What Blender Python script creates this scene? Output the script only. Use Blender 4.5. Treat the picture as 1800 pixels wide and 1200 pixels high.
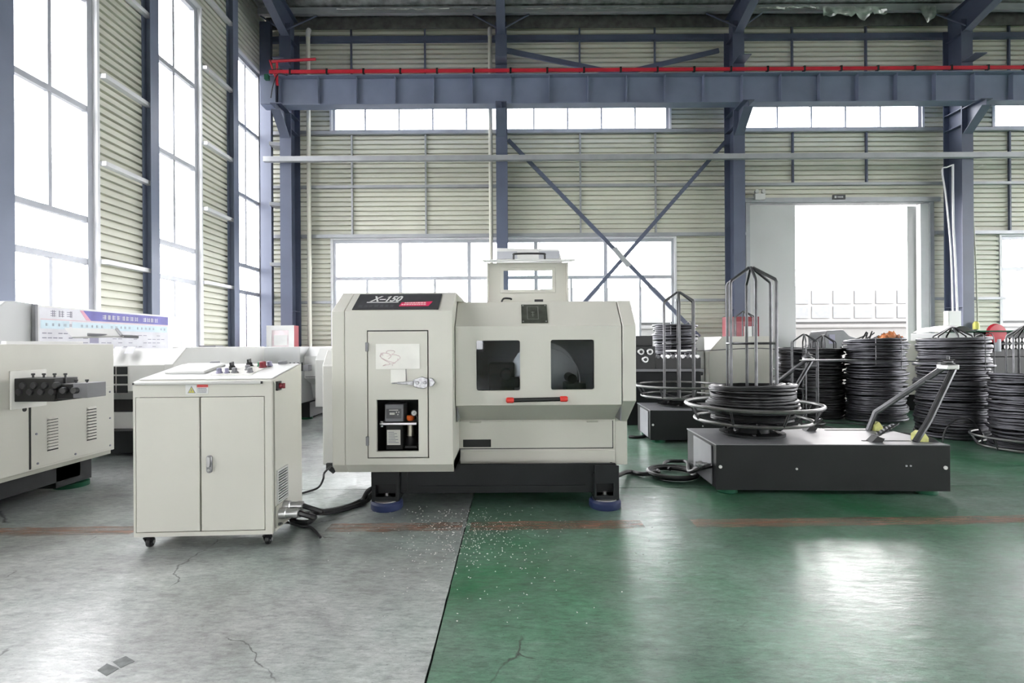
import bpy, bmesh, math, random
from mathutils import Vector, Matrix, noise
random.seed(7)
for o in list(bpy.data.objects): bpy.data.objects.remove(o, do_unlink=True)
SC = bpy.context.scene
COL = SC.collection
R = math.radians

# ------------------------------------------------------------------ camera, world, exposure
F, CH, HOR, ROLL = 880.0, 1.28, 605.0, R(0.35)
cam = bpy.data.cameras.new('camera'); camo = bpy.data.objects.new('camera', cam); COL.objects.link(camo)
cam.sensor_width = 36; cam.lens = 36 * F / 1800; cam.shift_y = (HOR - 600) / 1800; cam.clip_end = 300
camo.matrix_world = Matrix.Translation((0, 0, CH)) @ Matrix.Rotation(R(90), 4, 'X') @ Matrix.Rotation(-ROLL, 4, 'Z')
SC.camera = camo
world = bpy.data.worlds.new('overcast_sky'); SC.world = world; world.use_nodes = True
bgn = world.node_tree.nodes['Background']; bgn.inputs[0].default_value = (1, .962, .962, 1); bgn.inputs[1].default_value = 16.5
SC.view_settings.view_transform = 'Standard'; SC.view_settings.look = 'None'
SC.view_settings.exposure = 0.0; SC.view_settings.gamma = 1; SC.view_settings.use_curve_mapping = False
SC.cycles.max_bounces = 10; SC.cycles.diffuse_bounces = 6; SC.cycles.glossy_bounces = 4
SC.cycles.transparent_max_bounces = 16; SC.cycles.transmission_bounces = 6
SC.cycles.sample_clamp_indirect = 12; SC.cycles.caustics_reflective = False; SC.cycles.caustics_refractive = False

def at(px, py, Y):                       # the point at depth Y that stands at this pixel of the photograph
    dx, dy = px - 900, HOR - py
    sx = dx * math.cos(ROLL) + dy * math.sin(ROLL); sz = -dx * math.sin(ROLL) + dy * math.cos(ROLL)
    return Vector((sx * Y / F, Y, CH + sz * Y / F))
def onfloor(px, py, z=0.0):
    dx, dy = px - 900, HOR - py
    sz = -dx * math.sin(ROLL) + dy * math.cos(ROLL)
    return at(px, py, (z - CH) * F / sz)

# ------------------------------------------------------------------ materials
def mat(name, col, rough=.5, metal=0., var=0., scale=4., bump=0., bscale=60., spec=.5, coat=0., detail=4., stretch=None):
    m = bpy.data.materials.new(name); m.use_nodes = True; nt = m.node_tree; b = nt.nodes['Principled BSDF']
    b.inputs['Base Color'].default_value = (*col, 1); b.inputs['Roughness'].default_value = rough
    b.inputs['Metallic'].default_value = metal; b.inputs['Specular IOR Level'].default_value = spec
    b.inputs['Coat Weight'].default_value = coat
    tc = nt.nodes.new('ShaderNodeTexCoord'); src = tc.outputs['Object']
    if stretch:
        mp = nt.nodes.new('ShaderNodeMapping'); mp.inputs['Scale'].default_value = stretch
        nt.links.new(src, mp.inputs['Vector']); src = mp.outputs['Vector']
    if var:
        n = nt.nodes.new('ShaderNodeTexNoise'); n.inputs['Scale'].default_value = scale; n.inputs['Detail'].default_value = detail
        r = nt.nodes.new('ShaderNodeValToRGB')
        r.color_ramp.elements[0].position = .3; r.color_ramp.elements[1].position = .7
        r.color_ramp.elements[0].color = (*[c * (1 - var) for c in col], 1); r.color_ramp.elements[1].color = (*[min(1, c * (1 + var)) for c in col], 1)
        nt.links.new(src, n.inputs['Vector']); nt.links.new(n.outputs['Fac'], r.inputs['Fac']); nt.links.new(r.outputs['Color'], b.inputs['Base Color'])
    if bump:
        n2 = nt.nodes.new('ShaderNodeTexNoise'); n2.inputs['Scale'].default_value = bscale; n2.inputs['Detail'].default_value = 3
        bp = nt.nodes.new('ShaderNodeBump'); bp.inputs['Strength'].default_value = bump; bp.inputs['Distance'].default_value = .01
        nt.links.new(src, n2.inputs['Vector']); nt.links.new(n2.outputs['Fac'], bp.inputs['Height']); nt.links.new(bp.outputs['Normal'], b.inputs['Normal'])
    return m

M = {}
M['cream'] = mat('cream_paint', (.565, .555, .50), .42, var=.04, scale=1.5, bump=.03, bscale=250)
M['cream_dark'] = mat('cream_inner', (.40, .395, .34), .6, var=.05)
M['pale'] = mat('pale_paint', (.54, .54, .52), .4, var=.04, scale=1.5)
M['white'] = mat('white_paint', (.66, .66, .65), .4, var=.03)
M['dark'] = mat('dark_base_paint', (.011, .0125, .0135), .5, var=.25, scale=3, bump=.05, bscale=120, spec=.25)
M['box'] = mat('decoiler_paint', (.013, .0145, .015), .5, var=.2, scale=2, bump=.05, bscale=150, spec=.25)
M['black'] = mat('black_plastic', (.012, .012, .013), .4, var=.2)
M['void'] = mat('black_lining', (.02, .02, .02), .8, var=.2)
M['coil'] = mat('dark_wire', (.062, .062, .070), .42, metal=.75, var=.3, scale=9, bump=.1, bscale=90)
M['coil2'] = mat('black_wire', (.028, .028, .030), .42, metal=.7, var=.3, scale=9, bump=.1, bscale=90)
M['rod'] = mat('rod_steel', (.10, .10, .105), .35, metal=.8, var=.2, scale=12)
M['chrome'] = mat('chrome', (.30, .30, .31), .3, metal=.6, var=.45, scale=45)
M['steel'] = mat('bare_steel', (.5, .5, .5), .35, metal=.9, var=.1)
M['blue'] = mat('blue_steel_paint', (.085, .10, .152), .45, var=.12, scale=1.2)
M['blueL'] = mat('left_blue_paint', (.17, .195, .27), .45, var=.1, scale=1.2)
M['girt'] = mat('galvanised_grey', (.36, .37, .39), .42, metal=.25, var=.1, scale=3)
M['sheet'] = mat('cream_green_sheet', (.615, .615, .53), .5, var=.05, scale=1.3)
M['alu'] = mat('window_aluminium', (.42, .43, .47), .4, metal=.2, var=.06)
M['jamb'] = mat('white_jamb', (.72, .72, .74), .45, var=.04)
M['foil'] = mat('foil_insulation', (.52, .54, .52), .3, metal=.75, var=.4, scale=5, bump=1., bscale=6, detail=8)
M['foilD'] = mat('grey_foil_skirt', (.13, .13, .125), .5, metal=.3, var=.3, scale=6, bump=.8, bscale=5)
M['red'] = mat('red_paint', (.55, .02, .04), .4, var=.1)
M['redbox'] = mat('red_cabinet', (.2, .014, .024), .4, var=.1)
M['pink'] = mat('pink_cap', (.7, .05, .04), .35, var=.1)
M['orange'] = mat('orange_plastic', (.75, .13, .02), .4, var=.1)
M['yellow'] = mat('yellow_block', (.62, .62, .22), .5, var=.2, scale=20)
M['bluepad'] = mat('blue_rubber_pad', (.018, .028, .085), .5, var=.2)
M['greenpad'] = mat('green_rubber_pad', (.012, .085, .045), .6, var=.2, spec=.2)
M['ring'] = mat('worn_ring_steel', (.17, .168, .165), .35, metal=.7, var=.25, scale=10)
M['beam'] = mat('beam_blue_with_glare', (.19, .22, .315), .45, var=.12, scale=1.2)  # column blue lightened, window glare on the beam put into its colour
M['pipe'] = mat('cream_pvc_pipe', (.66, .65, .56), .4, var=.04)
M['doorleaf'] = mat('grey_door_sheet', (.52, .53, .53), .5, var=.05, scale=.8)
M['paper'] = mat('paper', (.78, .77, .73), .7, var=.05, scale=8)
M['plate'] = mat('plate_black', (.03, .03, .035), .35, var=.3, scale=14)
M['brass'] = mat('dark_metal_plate', (.09, .095, .08), .35, metal=.5, var=.2, scale=20)
M['cable'] = mat('cable_black', (.01, .01, .011), .45, var=.2)
M['greybox'] = mat('grey_plastic', (.20, .20, .215), .45, var=.1)
M['cyan'] = mat('pale_cyan_print', (.50, .62, .68), .5, var=.08, scale=6)
M['violet'] = mat('blue_violet_print', (.12, .11, .36), .5, var=.25, scale=4)
M['board'] = mat('board_print', (.60, .60, .64), .5, var=.1, scale=5)
M['ink'] = mat('grey_ink', (.22, .22, .27), .6, var=.2)
M['green'] = mat('green_button', (.02, .2, .1), .4, var=.1)
M['lilac'] = mat('grey_violet_button', (.25, .24, .34), .4, var=.1)
M['yellowsign'] = mat('yellow_sign', (.55, .52, .12), .5, var=.1)
M['facade'] = mat('pale_facade', (.118, .12, .12), .6, var=.05)
M['facadeglass'] = mat('facade_window', (.085, .092, .097), .6, var=.1)
M['asphalt'] = mat('yard_concrete', (.12, .12, .118), .8, var=.1)
M['copper'] = mat('orange_rag', (.6, .22, .08), .6, var=.4, scale=20)
M['tape'] = mat('tape_residue', (.16, .17, .17), .6, var=.3, scale=30)

def glassmat(name, tint=(.97, .99, 1), gl=.06, rough=.02, ior=1.45):
    m = bpy.data.materials.new(name); m.use_nodes = True; nt = m.node_tree; nt.nodes.clear()
    o = nt.nodes.new('ShaderNodeOutputMaterial'); mx = nt.nodes.new('ShaderNodeMixShader'); t = nt.nodes.new('ShaderNodeBsdfTransparent')
    g = nt.nodes.new('ShaderNodeBsdfGlossy')
    t.inputs[0].default_value = (*tint, 1); g.inputs['Roughness'].default_value = rough
    lw = nt.nodes.new('ShaderNodeLayerWeight'); lw.inputs[0].default_value = .5      # Schlick reflectance, the same from both faces
    pw = nt.nodes.new('ShaderNodeMath'); pw.operation = 'POWER'; pw.inputs[1].default_value = 5
    ad = nt.nodes.new('ShaderNodeMath'); ad.operation = 'MULTIPLY_ADD'; ad.inputs[1].default_value = .5; ad.inputs[2].default_value = gl * .5
    nt.links.new(lw.outputs['Facing'], pw.inputs[0]); nt.links.new(pw.outputs[0], ad.inputs[0])
    nt.links.new(ad.outputs[0], mx.inputs[0]); nt.links.new(t.outputs[0], mx.inputs[1]); nt.links.new(g.outputs[0], mx.inputs[2])
    nt.links.new(mx.outputs[0], o.inputs[0]); return m
M['glass'] = glassmat('window_glass')
M['smoke'] = glassmat('machine_window_glass', (.80, .82, .84))
M['added_sky_panel'] = glassmat('added_skylight', (.14, .14, .14))  # dim translucent sheet for the added roof lights
M['jar'] = glassmat('clear_jar', (.8, .78, .7))

def floormat(name, green, worn, bias, seed, dirtf, specl):
    m = bpy.data.materials.new(name); m.use_nodes = True; nt = m.node_tree; b = nt.nodes['Principled BSDF']; L = nt.links.new
    tc = nt.nodes.new('ShaderNodeTexCoord'); mp = nt.nodes.new('ShaderNodeMapping'); mp.inputs['Location'].default_value = (seed, seed * 2, 0)
    L(tc.outputs['Object'], mp.inputs['Vector'])
    def nz(sc, det, rough=.55, vec=None, dist=0.):
        n = nt.nodes.new('ShaderNodeTexNoise'); n.inputs['Scale'].default_value = sc; n.inputs['Detail'].default_value = det
        n.inputs['Roughness'].default_value = rough; n.inputs['Distortion'].default_value = dist
        L(vec or mp.outputs['Vector'], n.inputs['Vector']); return n.outputs['Fac']
    def ramp(src, p0, c0, p1, c1):
        r = nt.nodes.new('ShaderNodeValToRGB'); e = r.color_ramp.elements
        e[0].position, e[0].color, e[1].position, e[1].color = p0, (*c0, 1), p1, (*c1, 1); L(src, r.inputs['Fac']); return r.outputs['Color']
    def mix(fac, a, c, mode='MIX'):
        x = nt.nodes.new('ShaderNodeMix'); x.data_type = 'RGBA'; x.blend_type = mode
        if isinstance(fac, float): x.inputs[0].default_value = fac
        else: L(fac, x.inputs[0])
        for i, s in ((6, a), (7, c)):
            if isinstance(s, tuple): x.inputs[i].default_value = (*s, 1)
            else: L(s, x.inputs[i])
        return x.outputs[2]
    mp2 = nt.nodes.new('ShaderNodeMapping'); mp2.inputs['Scale'].default_value = (1, 3.2, 1); mp2.inputs['Rotation'].default_value = (0, 0, .5)
    L(tc.outputs['Object'], mp2.inputs['Vector'])
    wear = ramp(nz(.55, 10, .68), bias - .2, (0, 0, 0), bias + .2, (1, 1, 1))
    base = mix(wear, tuple(green), tuple(worn))
    dirt = ramp(nz(1.1, 12, .74, None, .3), .42, (0, 0, 0), .78, (1, 1, 1))
    base = mix(mix(dirtf, (0, 0, 0), dirt), base, (.11, .112, .112))
    scuff = ramp(nz(7, 12, .78, mp2.outputs['Vector']), .50, (0, 0, 0), .74, (1, 1, 1))
    base = mix(mix(.75, (0, 0, 0), scuff), base, (.06, .065, .065))
    pale = ramp(nz(4.5, 10, .75, mp2.outputs['Vector']), .55, (0, 0, 0), .8, (1, 1, 1))
    base = mix(mix(.4, (0, 0, 0), pale), base, (.40, .43, .42))
    grain = ramp(nz(15, 12, .8, mp2.outputs['Vector']), .36, (.58,) * 3, .66, (1.12,) * 3)
    base = mix(1.0, base, grain, 'MULTIPLY')
    cloud = ramp(nz(.85, 8, .7, None, .4), .36, (.72,) * 3, .62, (1.2,) * 3)
    base = mix(1.0, base, cloud, 'MULTIPLY')
    speck = ramp(nz(85, 4, .6), .62, (0, 0, 0), .70, (1, 1, 1))
    base = mix(mix(.6, (0, 0, 0), speck), base, (.05, .05, .05))
    # hairline cracks
    wn = nt.nodes.new('ShaderNodeTexNoise'); wn.inputs['Scale'].default_value = 2.2; wn.inputs['Detail'].default_value = 6; L(mp.outputs['Vector'], wn.inputs['Vector'])
    wa = nt.nodes.new('ShaderNodeVectorMath'); wa.operation = 'MULTIPLY_ADD'; wa.inputs[1].default_value = (.5, .5, 0); L(wn.outputs['Color'], wa.inputs[0]); L(mp.outputs['Vector'], wa.inputs[2])
    vo = nt.nodes.new('ShaderNodeTexVoronoi'); vo.feature = 'DISTANCE_TO_EDGE'; vo.inputs['Scale'].default_value = .62; L(wa.outputs[0], vo.inputs['Vector'])
    cr = ramp(vo.outputs['Distance'], .0006, (1, 1, 1), .0028, (0, 0, 0))
    cm = ramp(nz(1.3, 4), .54, (0, 0, 0), .6, (1, 1, 1))
    base = mix(mix(1.0, cr, cm, 'MULTIPLY'), base, (.05, .055, .05))
    L(base, b.inputs['Base Color'])
    rr = ramp(nz(2.4, 9, .7), .3, (.30,) * 3, .72, (.5,) * 3); L(rr, b.inputs['Roughness'])
    b.inputs['Specular IOR Level'].default_value = specl; b.inputs['Coat Roughness'].default_value = .16
    dull = mix(1.0, ramp(nz(3.1, 12, .76, mp2.outputs['Vector']), .36, (.82,) * 3, .7, (.22,) * 3), mix(.8, scuff, (0, 0, 0)), 'SUBTRACT'); L(dull, b.inputs['Coat Weight'])
    bp = nt.nodes.new('ShaderNodeBump'); bp.inputs['Strength'].default_value = .28; bp.inputs['Distance'].default_value = .006
    L(nz(7, 6, .65, mp2.outputs['Vector']), bp.inputs['Height']); L(bp.outputs['Normal'], b.inputs['Normal']); L(bp.outputs['Normal'], b.inputs['Coat Normal'])
    return m
M['floorG'] = floormat('green_epoxy_floor', (.030, .20, .085), (.30, .39, .345), .56, 3.1, .5, .28)
M['floorL'] = floormat('worn_epoxy_floor', (.22, .32, .27), (.60, .61, .605), .42, 8.7, .8, .8)
M['line'] = mat('worn_orange_line', (.40, .22, .155), .3, var=.4, scale=6, detail=8)
_nt = M['line'].node_tree; _n = _nt.nodes.new('ShaderNodeTexNoise'); _n.inputs['Scale'].default_value = 5; _n.inputs['Detail'].default_value = 10; _n.inputs['Roughness'].default_value = .75
_r = _nt.nodes.new('ShaderNodeValToRGB'); _r.color_ramp.elements[0].position = .34; _r.color_ramp.elements[1].position = .6
_r.color_ramp.elements[0].color = (.05, .05, .05, 1); _r.color_ramp.elements[1].color = (.66, .66, .66, 1)
_nt.links.new(_n.outputs['Fac'], _r.inputs['Fac']); _nt.links.new(_r.outputs['Color'], _nt.nodes['Principled BSDF'].inputs['Alpha'])

# ------------------------------------------------------------------ mesh building
class MB:
    def __init__(s): s.v = []; s.f = []
    def add(s, vs, fs):
        b = len(s.v); s.v += [Vector(p) for p in vs]; s.f += [[b + i for i in f] for f in fs]; return s
    def box(s, x0, x1, y0, y1, z0, z1):
        return s.add([(x, y, z) for x in (x0, x1) for y in (y0, y1) for z in (z0, z1)],
                     [(0, 1, 3, 2), (4, 6, 7, 5), (0, 4, 5, 1), (2, 3, 7, 6), (0, 2, 6, 4), (1, 5, 7, 3)])
    def prism(s, poly, axis, a0, a1):
        def q(p, a): return {'x': (a, p[0], p[1]), 'y': (p[0], a, p[1]), 'z': (p[0], p[1], a)}[axis]
        n = len(poly); vs = [q(p, a0) for p in poly] + [q(p, a1) for p in poly]
        return s.add(vs, [tuple(range(n)), tuple(range(2 * n - 1, n - 1, -1))] + [(i, (i + 1) % n, n + (i + 1) % n, n + i) for i in range(n)])
    def plate(s, axis, a0, a1, u0, u1, v0, v1, holes=()):
        us = sorted({u0, u1, *[h[0] for h in holes], *[h[1] for h in holes]}); vs = sorted({v0, v1, *[h[2] for h in holes], *[h[3] for h in holes]})
        def q(a, u, v): return {'x': (a, u, v), 'y': (u, a, v), 'z': (u, v, a)}[axis]
        nu, nv = len(us), len(vs)
        fill = [[not any(h[0] <= (us[i] + us[i + 1]) / 2 <= h[1] and h[2] <= (vs[j] + vs[j + 1]) / 2 <= h[3] for h in holes) for j in range(nv - 1)] for i in range(nu - 1)]
        V = [q(a, u, v) for a in (a0, a1) for u in us for v in vs]; N = nu * nv; Fc = []
        ix = lambda i, j: i * nv + j
        ok = lambda i, j: 0 <= i < nu - 1 and 0 <= j < nv - 1 and fill[i][j]
        for i in range(nu - 1):
            for j in range(nv - 1):
                if not fill[i][j]: continue
                c = [ix(i, j), ix(i + 1, j), ix(i + 1, j + 1), ix(i, j + 1)]
                Fc += [c, [N + k for k in reversed(c)]]
                for (di, dj), (p, r) in (((0, -1), (0, 1)), ((1, 0), (1, 2)), ((0, 1), (2, 3)), ((-1, 0), (3, 0))):
                    if not ok(i + di, j + dj): Fc.append([c[p], c[r], N + c[r], N + c[p]])
        return s.add(V, Fc)
    def tube(s, pts, r, n=8, closed=False):
        pts = [Vector(p) for p in pts]; m = len(pts); V = []; up = None; rs = r if isinstance(r, (list, tuple)) else [r] * m
        for i, p in enumerate(pts):
            a = pts[(i - 1) % m] if (closed or i > 0) else p; c = pts[(i + 1) % m] if (closed or i < m - 1) else p
            t = (c - a).normalized()
            if up is None: up = t.orthogonal().normalized()
            up = (up - t * up.dot(t))
            if up.length < 1e-6: up = t.orthogonal()
            up.normalize(); bi = t.cross(up)
            V += [p + (up * math.cos(2 * math.pi * k / n) + bi * math.sin(2 * math.pi * k / n)) * rs[i] for k in range(n)]
        fs = [(i * n + k, i * n + (k + 1) % n, ((i + 1) % m) * n + (k + 1) % n, ((i + 1) % m) * n + k) for i in range(m if closed else m - 1) for k in range(n)]
        if not closed: fs += [tuple(range(n - 1, -1, -1)), tuple((m - 1) * n + k for k in range(n))]
        return s.add(V, fs)
    def ring(s, c, Rr, r, n=48, k=8, axis='z'):
        c = Vector(c); P = []
        for i in range(n):
            a = 2 * math.pi * i / n; u, w = Rr * math.cos(a), Rr * math.sin(a)
            P.append(c + Vector({'z': (u, w, 0), 'y': (u, 0, w), 'x': (0, u, w)}[axis]))
        return s.tube(P, r, k, True)
    def lathe(s, prof, c=(0, 0, 0), n=28, axis='z'):
        c = Vector(c); V = []
        for (r, h) in prof:
            for k in range(n):
                a = 2 * math.pi * k / n; u, w = r * math.cos(a), r * math.sin(a)
                V.append(c + Vector({'z': (u, w, h), 'y': (u, h, w), 'x': (h, u, w)}[axis]))
        m = len(prof); fs = [(i * n + k, i * n + (k + 1) % n, (i + 1) * n + (k + 1) % n, (i + 1) * n + k) for i in range(m - 1) for k in range(n)]
        fs += [tuple(range(n - 1, -1, -1)), tuple((m - 1) * n + k for k in range(n))]
        return s.add(V, fs)
    def cyl(s, p0, p1, r, n=12): return s.tube([p0, p1], r, n)
    def xf(s, fn): s.v = [Vector(fn(p)) for p in s.v]; return s

INV = {}
def build(name, mb, m, parent=None, bevel=0., smooth=True, label=None, recalc=True):
    me = bpy.data.meshes.new(name); inv = INV.get(parent.name) if parent else None
    vs = [inv @ p for p in mb.v] if inv is not None else mb.v
    me.from_pydata([tuple(p) for p in vs], [], mb.f)
    if recalc:
        bm = bmesh.new(); bm.from_mesh(me); bmesh.ops.recalc_face_normals(bm, faces=bm.faces); bm.to_mesh(me); bm.free()
    if smooth:
        me.polygons.foreach_set('use_smooth', [True] * len(me.polygons)); me.set_sharp_from_angle(angle=R(34))
    me.materials.append(M[m] if isinstance(m, str) else m)
    o = bpy.data.objects.new(name, me); COL.objects.link(o)
    if parent:
        o.parent = parent
        if parent.name in INV: INV[o.name] = INV[parent.name]
    if bevel:
        b = o.modifiers.new('bevel', 'BEVEL'); b.width = bevel; b.segments = 2; b.limit_method = 'ANGLE'; b.angle_limit = R(40)
    if label: o['label'] = label
    return o
def thing(name, label, cat, loc=(0, 0, 0), rz=0., group=None, kind=None, local=False):
    o = bpy.data.objects.new(name, None); COL.objects.link(o); o.location = loc; o.rotation_euler = (0, 0, rz); o.empty_display_size = .1
    o['label'] = label; o['category'] = cat
    if group: o['group'] = group
    if kind: o['kind'] = kind
    if not local: INV[o.name] = (Matrix.Translation(loc) @ Matrix.Rotation(rz, 4, 'Z')).inverted()
    return o
def single(name, mb, m, label, cat, group=None, kind=None, bevel=0.):
    c = Vector((0, 0, 0))
    for p in mb.v: c += p
    c /= len(mb.v); c.z = min(p.z for p in mb.v)
    mb.v = [p - c for p in mb.v]
    o = build(name, mb, m, None, bevel); o.location = c; o['label'] = label; o['category'] = cat
    if group: o['group'] = group
    if kind: o['kind'] = kind
    return o
def copy_tree(o, parent=None):
    c = o.copy(); COL.objects.link(c)
    if parent: c.parent = parent
    for ch in list(o.children): copy_tree(ch, c)
    return c
def smoothpath(pts, per=6):
    P = [Vector(p) for p in pts]; out = []
    for i in range(len(P) - 1):
        p0, p1, p2, p3 = P[max(i - 1, 0)], P[i], P[i + 1], P[min(i + 2, len(P) - 1)]
        for k in range(per):
            t = k / per
            out.append(.5 * ((2 * p1) + (p2 - p0) * t + (2 * p0 - 5 * p1 + 4 * p2 - p3) * t * t + (3 * p1 - p0 - 3 * p2 + p3) * t ** 3))
    return out + [P[-1]]
def textmb(txt, size=1., shear=0., depth=0.):
    cu = bpy.data.curves.new('t', 'FONT'); cu.body = txt; cu.size = size; cu.shear = shear; cu.extrude = depth; cu.offset = .03 * size
    o = bpy.data.objects.new('t', cu); COL.objects.link(o); bpy.context.view_layer.update()
    me = o.evaluated_get(bpy.context.evaluated_depsgraph_get()).to_mesh()
    mb = MB(); mb.add([v.co for v in me.vertices], [tuple(p.vertices) for p in me.polygons])
    bpy.data.objects.remove(o, do_unlink=True); bpy.data.curves.remove(cu); return mb

# ------------------------------------------------------------------ the hall
WL, WB, WR, WF = -6.77, 13.9, 24.0, -14.0      # left, back, right, front (behind the camera)
PITCH = .132
def corr(axis_len0, axis_len1, z0, z1, plane, axis, sgn):
    # ribbed sheet: ribs run along the wall, profile in z; plane is the inner face, sgn points outwards
    prof = []; z = z0; k = math.floor(z0 / PITCH) * PITCH
    while k < z1:
        for dz, d in ((0, 0), (.082, 0), (.09, .07), (.126, .07)):
            zz = k + dz
            if z0 - 1e-6 < zz < z1 + 1e-6: prof.append((zz, d))
        k += PITCH
    if not prof: return None
    if prof[0][0] > z0 + 1e-4: prof.insert(0, (z0, prof[0][1]))
    if prof[-1][0] < z1 - 1e-4: prof.append((z1, prof[-1][1]))
    mb = MB(); V = []; n = len(prof)
    for u in (axis_len0, axis_len1):
        for zz, d in prof: V.append((u, plane + sgn * d, zz) if axis == 'x' else (plane + sgn * d, u, zz))
    return mb.add(V, [(i, i + 1, n + i + 1, n + i) for i in range(n - 1)])
def panels(wall, us, zs, openings, plane, axis, sgn):
    for i in range(len(us) - 1):
        for j in range(len(zs) - 1):
            u0, u1, z0, z1 = us[i], us[i + 1], zs[j], zs[j + 1]
            ou = sorted({u0, u1, *[e for o in openings for e in o[:2] if u0 < e < u1 and o[2] < z1 and o[3] > z0]})
            oz = sorted({z0, z1, *[e for o in openings for e in o[2:4] if z0 < e < z1 and o[0] < u1 and o[1] > u0]})
            for a in range(len(ou) - 1):
                for b in range(len(oz) - 1):
                    cu, cz = (ou[a] + ou[a + 1]) / 2, (oz[b] + oz[b + 1]) / 2
                    if any(o[0] < cu < o[1] and o[2] < cz < o[3] for o in openings): continue
                    g = -.001
                    mb = corr(ou[a] + g, ou[a + 1] - g, oz[b], oz[b + 1], plane, axis, sgn)
                    if mb: build('wall_sheet', mb, 'sheet', wall, smooth=False)
def bars(name, m, wall, lst):
    for (x0, x1, y0, y1, z0, z1) in lst: build(name, MB().box(x0, x1, y0, y1, z0, z1), m, wall)

# floor: four slabs on a dark bed, joints open between them
fl = thing('floor', 'worn green painted concrete floor of the hall', 'floor', (0, 0, 0), kind='structure')
build('joint_bed', MB().box(WL - .3, WR + .3, WF - .3, WB + .3, -.2, -.03), 'void', fl)
JX, JY = -.335, 4.45
def slab(x0, x1, y0, y1, m, jag):
    n = 220; mb = MB(); P = []
    def e(y, s): return JX + s * (.004 + .006 * max(0, noise.noise(Vector((y * 9, s, 0)))) + .003 * noise.noise(Vector((y * 40, s * 3, 1))))
    ys = [y0 + (y1 - y0) * i / n for i in range(n + 1)]
    poly = [(x0, y0)] if jag < 0 else []
    if jag < 0: poly = [(e(y, -1), y) for y in ys] + [(x0, y1), (x0, y0)]
    else: poly = [(x1, y0), (x1, y1)] + [(e(y, 1), y) for y in reversed(ys)]
    mb.prism(poly, 'z', -.03, 0.)
    build('concrete_slab', mb, m, fl, smooth=False)
g = .004
slab(WL, JX, WF, JY - g, 'floorL', -1); slab(WL, JX, JY + g, WB, 'floorL', -1)
slab(JX, WR, WF, JY - g, 'floorG', 1); slab(JX, WR, JY + g, WB, 'floorG', 1)
# worn orange line, flush paint film with ragged edges
def oline(x0, x1):
    n = int((x1 - x0) * 40); top = []; bot = []
    for i in range(n + 1):
        x = x0 + (x1 - x0) * i / n; yc = 3.535 + .017 * x
        top.append((x, yc + .078 + .018 * noise.noise(Vector((x * 5, 1, 0))) + .012 * noise.noise(Vector((x * 21, 1, 5)))))
        bot.append((x, yc - .078 + .018 * noise.noise(Vector((x * 5, 7, 0))) + .012 * noise.noise(Vector((x * 21, 3, 5)))))
    mb = MB(); V = [(*p, .0012) for p in top] + [(*p, .0012) for p in bot]; k = n + 1
    mb.add(V, [(i, i + 1, k + i + 1, k + i) for i in range(n)]); return mb
for x0, x1 in ((-6.6, -2.62), (-2.5, -1.75), (-1.3, -.36), (-.30, .92), (1.28, 4.4), (4.5, 6.5), (6.52, 9)):
    o = build('floor_marking', oline(x0, x1), 'line', fl, smooth=False)

# back wall
BW_OPEN = [(-4.96, 4.40, 7.2, 8.42), (6.0, 11.42, 7.2, 8.42), (13.42, 23, 7.2, 8.42),
           (-4.96, 4.52, 1.0, 4.2), (13.6, 23, 1.0, 4.2), (6.47, 11.66, 0, 5.2)]
bw = thing('wall_back', 'cream ribbed sheet metal wall behind the machines', 'wall', (0, WB, 0), kind='structure')
XS = [WL, -4.4, -2.36, -.24, 1.92, 4.0, 6.0, 7.8, 9.84, 12.0, 13.8, 16, 18, 20, 22, WR]
panels(bw, XS, [0, 2.47, 4.3, 5.65, 7.2, 8.45, 9.75, 10.45], BW_OPEN, WB, 'x', 1)
def spans(z, lo, hi, ops):
    cuts = [(o[0], o[1]) for o in ops if o[2] < z < o[3]]; out = []; a = lo
    for c in sorted(cuts):
        if c[0] > a: out.append((a, c[0]))
        a = max(a, c[1])
    if a < hi: out.append((a, hi))
    return out
for z, h in ((2.47, .07), (4.29, .09), (5.65, .07), (7.14, .09), (9.72, .14)):
    for a, b in spans(z, WL, WR, BW_OPEN): build('girt', MB().box(a, b, WB - .12, WB - .005, z - h / 2, z + h / 2), 'girt' if z < 9 else 'blue', bw)
for x in (-4.4, -2.36, 1.92, 4.0, 7.8, 9.84, 13.8, 16, 20):
    for z0, z1 in ((4.34, 5.61), (5.69, 7.09), (8.46, 9.64), (9.80, 10.2)):
        if any(o[0] < x < o[1] and o[2] < (z0 + z1) / 2 < o[3] for o in BW_OPEN): continue
        if x in (7.8, 9.84) and z0 < 5: z0 = 5.28
        build('tie_strut', MB().box(x - .022, x + .022, WB - .07, WB - .01, z0, z1), 'blue' if z0 > 8 or x > 6 else 'girt', bw)

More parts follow.
